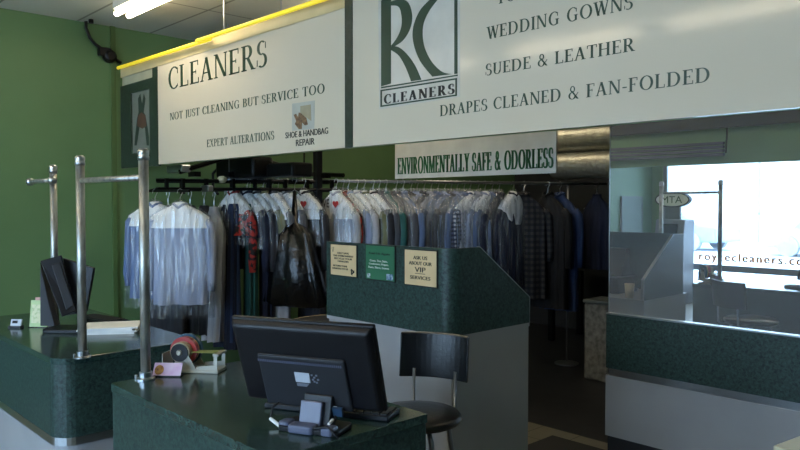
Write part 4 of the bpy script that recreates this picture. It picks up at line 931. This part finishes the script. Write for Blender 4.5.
for px, pw, L_, f, kd, lb_, kw in specs: hang(px, pw+4, L_, f, kd, lb_, flip=px > 405, **kw)
p = onrail(524); D_ = (p-Vector((0,0,EYE))).dot(_F)
garment(p, hd(48, D_, .23, True), .23, 1.12, F_brown, 'shirt', 'dark brown plaid shirt with a white paper on its hanger', 'bagged clothes on the long rail', bag=False)
hang(513, 34, 1.05, F_navy, 'shirt', 'dark navy shirt in plastic next left of the plaid one', cape='peak', flip=True)
hang(548, 30, 1.22, F_black, 'coat', 'black jacket right of the plaid shirt', W=.22, bag=False)
hang(560, 30, 1.25, F_den, 'coat', 'blue grey jacket at the right end of the clothes', W=.2, bag=False)
hang(597, 24, .86, F_navy, 'dress', 'dark garment bag hanging at the rail end beside the mirror edge', W=.15, bag=False)

# ================================================================== WALL AND CEILING ITEMS
# cable + small round speaker on left wall
def WP(px, py): p = at(px, py, 'x', WX+.03); return p
cw = thing('wall_cable', 'black cable with round plug looping down the green wall from the ceiling', 'cable', WP(108, 52))
pts = [WP(*q) for q in ((86,20),(86,28),(90,38),(95,44),(102,49),(106,53))]; ob('cord', tube(NB(), pts, .014, 8), M_dark, cw, smooth=True)
pts = [WP(*q) for q in ((110,55),(115,59),(121,63))]; ob('cord', tube(NB(), pts, .014, 8), M_dark, cw, smooth=True)
c = WP(109.5, 56.5); ob('round_plug', lathe(NB(), [(.05,-.03),(.055,0),(.05,.03),(.03,.045)], Matrix.Translation(c) @ Matrix.Rotation(PI/2, 4, 'Y'), 20), M_dark, cw)
c = WP(104.5, 51.5); ob('plug_body', box(NB(), c.x-.03, c.x+.03, c.y-.05, c.y+.05, c.z-.04, c.z+.03), M_dark, cw, bevel=.01)
c = at(91, 19.5, 'x', WX+.12); ob('ceiling_hook', tube(NB(), [(c.x, c.y, CZ-.03), (c.x, c.y, CZ)], .02, 8), M_dark, cw)
# bulletin board on left wall (seen in mirror)
bbd = thing('notice_board', 'plain grey-green board on the left wall, seen in the mirror', 'board', (WX+.02, -3.1, 1.1))
ob('board_panel', box(NB(), WX, WX+.025, -3.4, -2.75, 1.05, 1.70), mat('board_grey', '#4f6655', .6), bbd); 
bf = NB(); box(bf, WX, WX+.03, -3.42, -3.4, 1.03, 1.72); box(bf, WX, WX+.03, -2.75, -2.73, 1.03, 1.72); box(bf, WX, WX+.03, -3.4, -2.75, 1.03, 1.05); box(bf, WX, WX+.03, -3.4, -2.75, 1.70, 1.72); ob('board_frame', bf, M_greybox, bbd)
# ATM with oval topper
ax, ay = -5.35, -3.1
am = thing('cash_machine', 'grey cash machine with oval ATM sign by the window, seen in the mirror', 'cash machine', (ax, ay, 0), 0)
ob('machine_body', slab_yz(NB(), [(ay-.3,0),(ay+.28,0),(ay+.28,.85),(ay+.12,1.0),(ay+.06,1.35),(ay-.3,1.35)], ax-.24, ax+.24), mat('atm_grey', '#7c828c', .4), am, bevel=.02)
ob('machine_screen', box(NB(), ax-.14, ax+.14, ay+.07, ay+.10, 1.08, 1.28), M_dark, am)
ob('sign_stem', box(NB(), ax-.12, ax+.12, ay-.08, ay-.02, 1.35, 1.56), M_greybox, am)
ov = [(ax+.29*math.cos(2*PI*i/32), 1.665+.125*math.sin(2*PI*i/32)) for i in range(32)]; ob('oval_sign', slab_xz(NB(), ov, ay-.09, ay), M_darkm, am)
ov = [(ax+.265*math.cos(2*PI*i/32), 1.665+.105*math.sin(2*PI*i/32)) for i in range(32)]; ob('sign_face', slab_xz(NB(), ov, ay, ay+.006), mat('atm_white', '#e4e8d8', .4), am)
at_ = sans('ATM', .34, .11, .002); at_.transform(Matrix.Translation((ax, ay+.009, 1.61)) @ Matrix.Rotation(PI, 4, 'Z')); ob('sign_lettering', at_, mat('atm_green', '#3c5a4a', .4), am)

# ceiling lights: twin fluorescent strips, with two added fills behind the sign
M_tube = mat('fluorescent_tube', '#ffffff', .4, emit='#ffecca', es=LAMP); M_hous = mat('lamp_housing', '#c8c8c2', .4)
M_signfill = mat('sign_back_fill_tube', '#ffffff', .4, emit='#ffecca', es=LAMP*.3)  # weak tubes of the added fill for the sign back
M_half = mat('back_room_and_fill_tube', '#ffffff', .4, emit='#ffecca', es=LAMP*.95)  # shared by the back room lamp and the added fill over the clothes
def strip(x, y, z, ln, label, mt=None):
    t = thing('fluorescent_light', label, 'ceiling light', (x, y, z), 0, 'twin tube ceiling lights')
    ob('lamp_housing', box(NB(), x-ln/2, x+ln/2, y-.07, y+.07, z+.03, CZ-.002), M_hous, t, bevel=.006)
    for dy in (-.045, .045):
        ob('fluorescent_tube', tube(NB(), [(x-ln/2+.01, y+dy, z), (x+ln/2-.01, y+dy, z)], .019, 12), mt or M_tube, t, smooth=True)
    return t
lx = at(122, 15, 'z', 2.98)
strip(lx.x+.62, lx.y, 2.98, 1.24, 'twin tube fluorescent ceiling light in front of the sign at the left')
strip(-5.25, -.45, 2.98, 1.24, 'twin tube fluorescent ceiling light above the waiting area near the left wall')
strip(-3.5, -.45, 2.98, 1.24, 'twin tube fluorescent ceiling light above the middle of the waiting area')
strip(-1.4, -.45, 2.98, 2.44, 'long twin tube fluorescent ceiling light overhead of the camera')
strip(-1.2, 3.3, 2.98, 1.24, 'added unseen fill light near the mirror, brightening the back of the sign', M_signfill)  # added lamp, out of view, to brighten the sign back in the mirror
strip(-3.9, 3.45, 2.98, 1.24, 'added unseen fill light above the raised desk, brightening the hanging clothes', M_half)  # added lamp, hidden by the sign, to brighten the hanging clothes
strip(-4.6, 5.6, 2.98, 1.24, 'twin tube fluorescent ceiling light over the back room clothes', M_half)
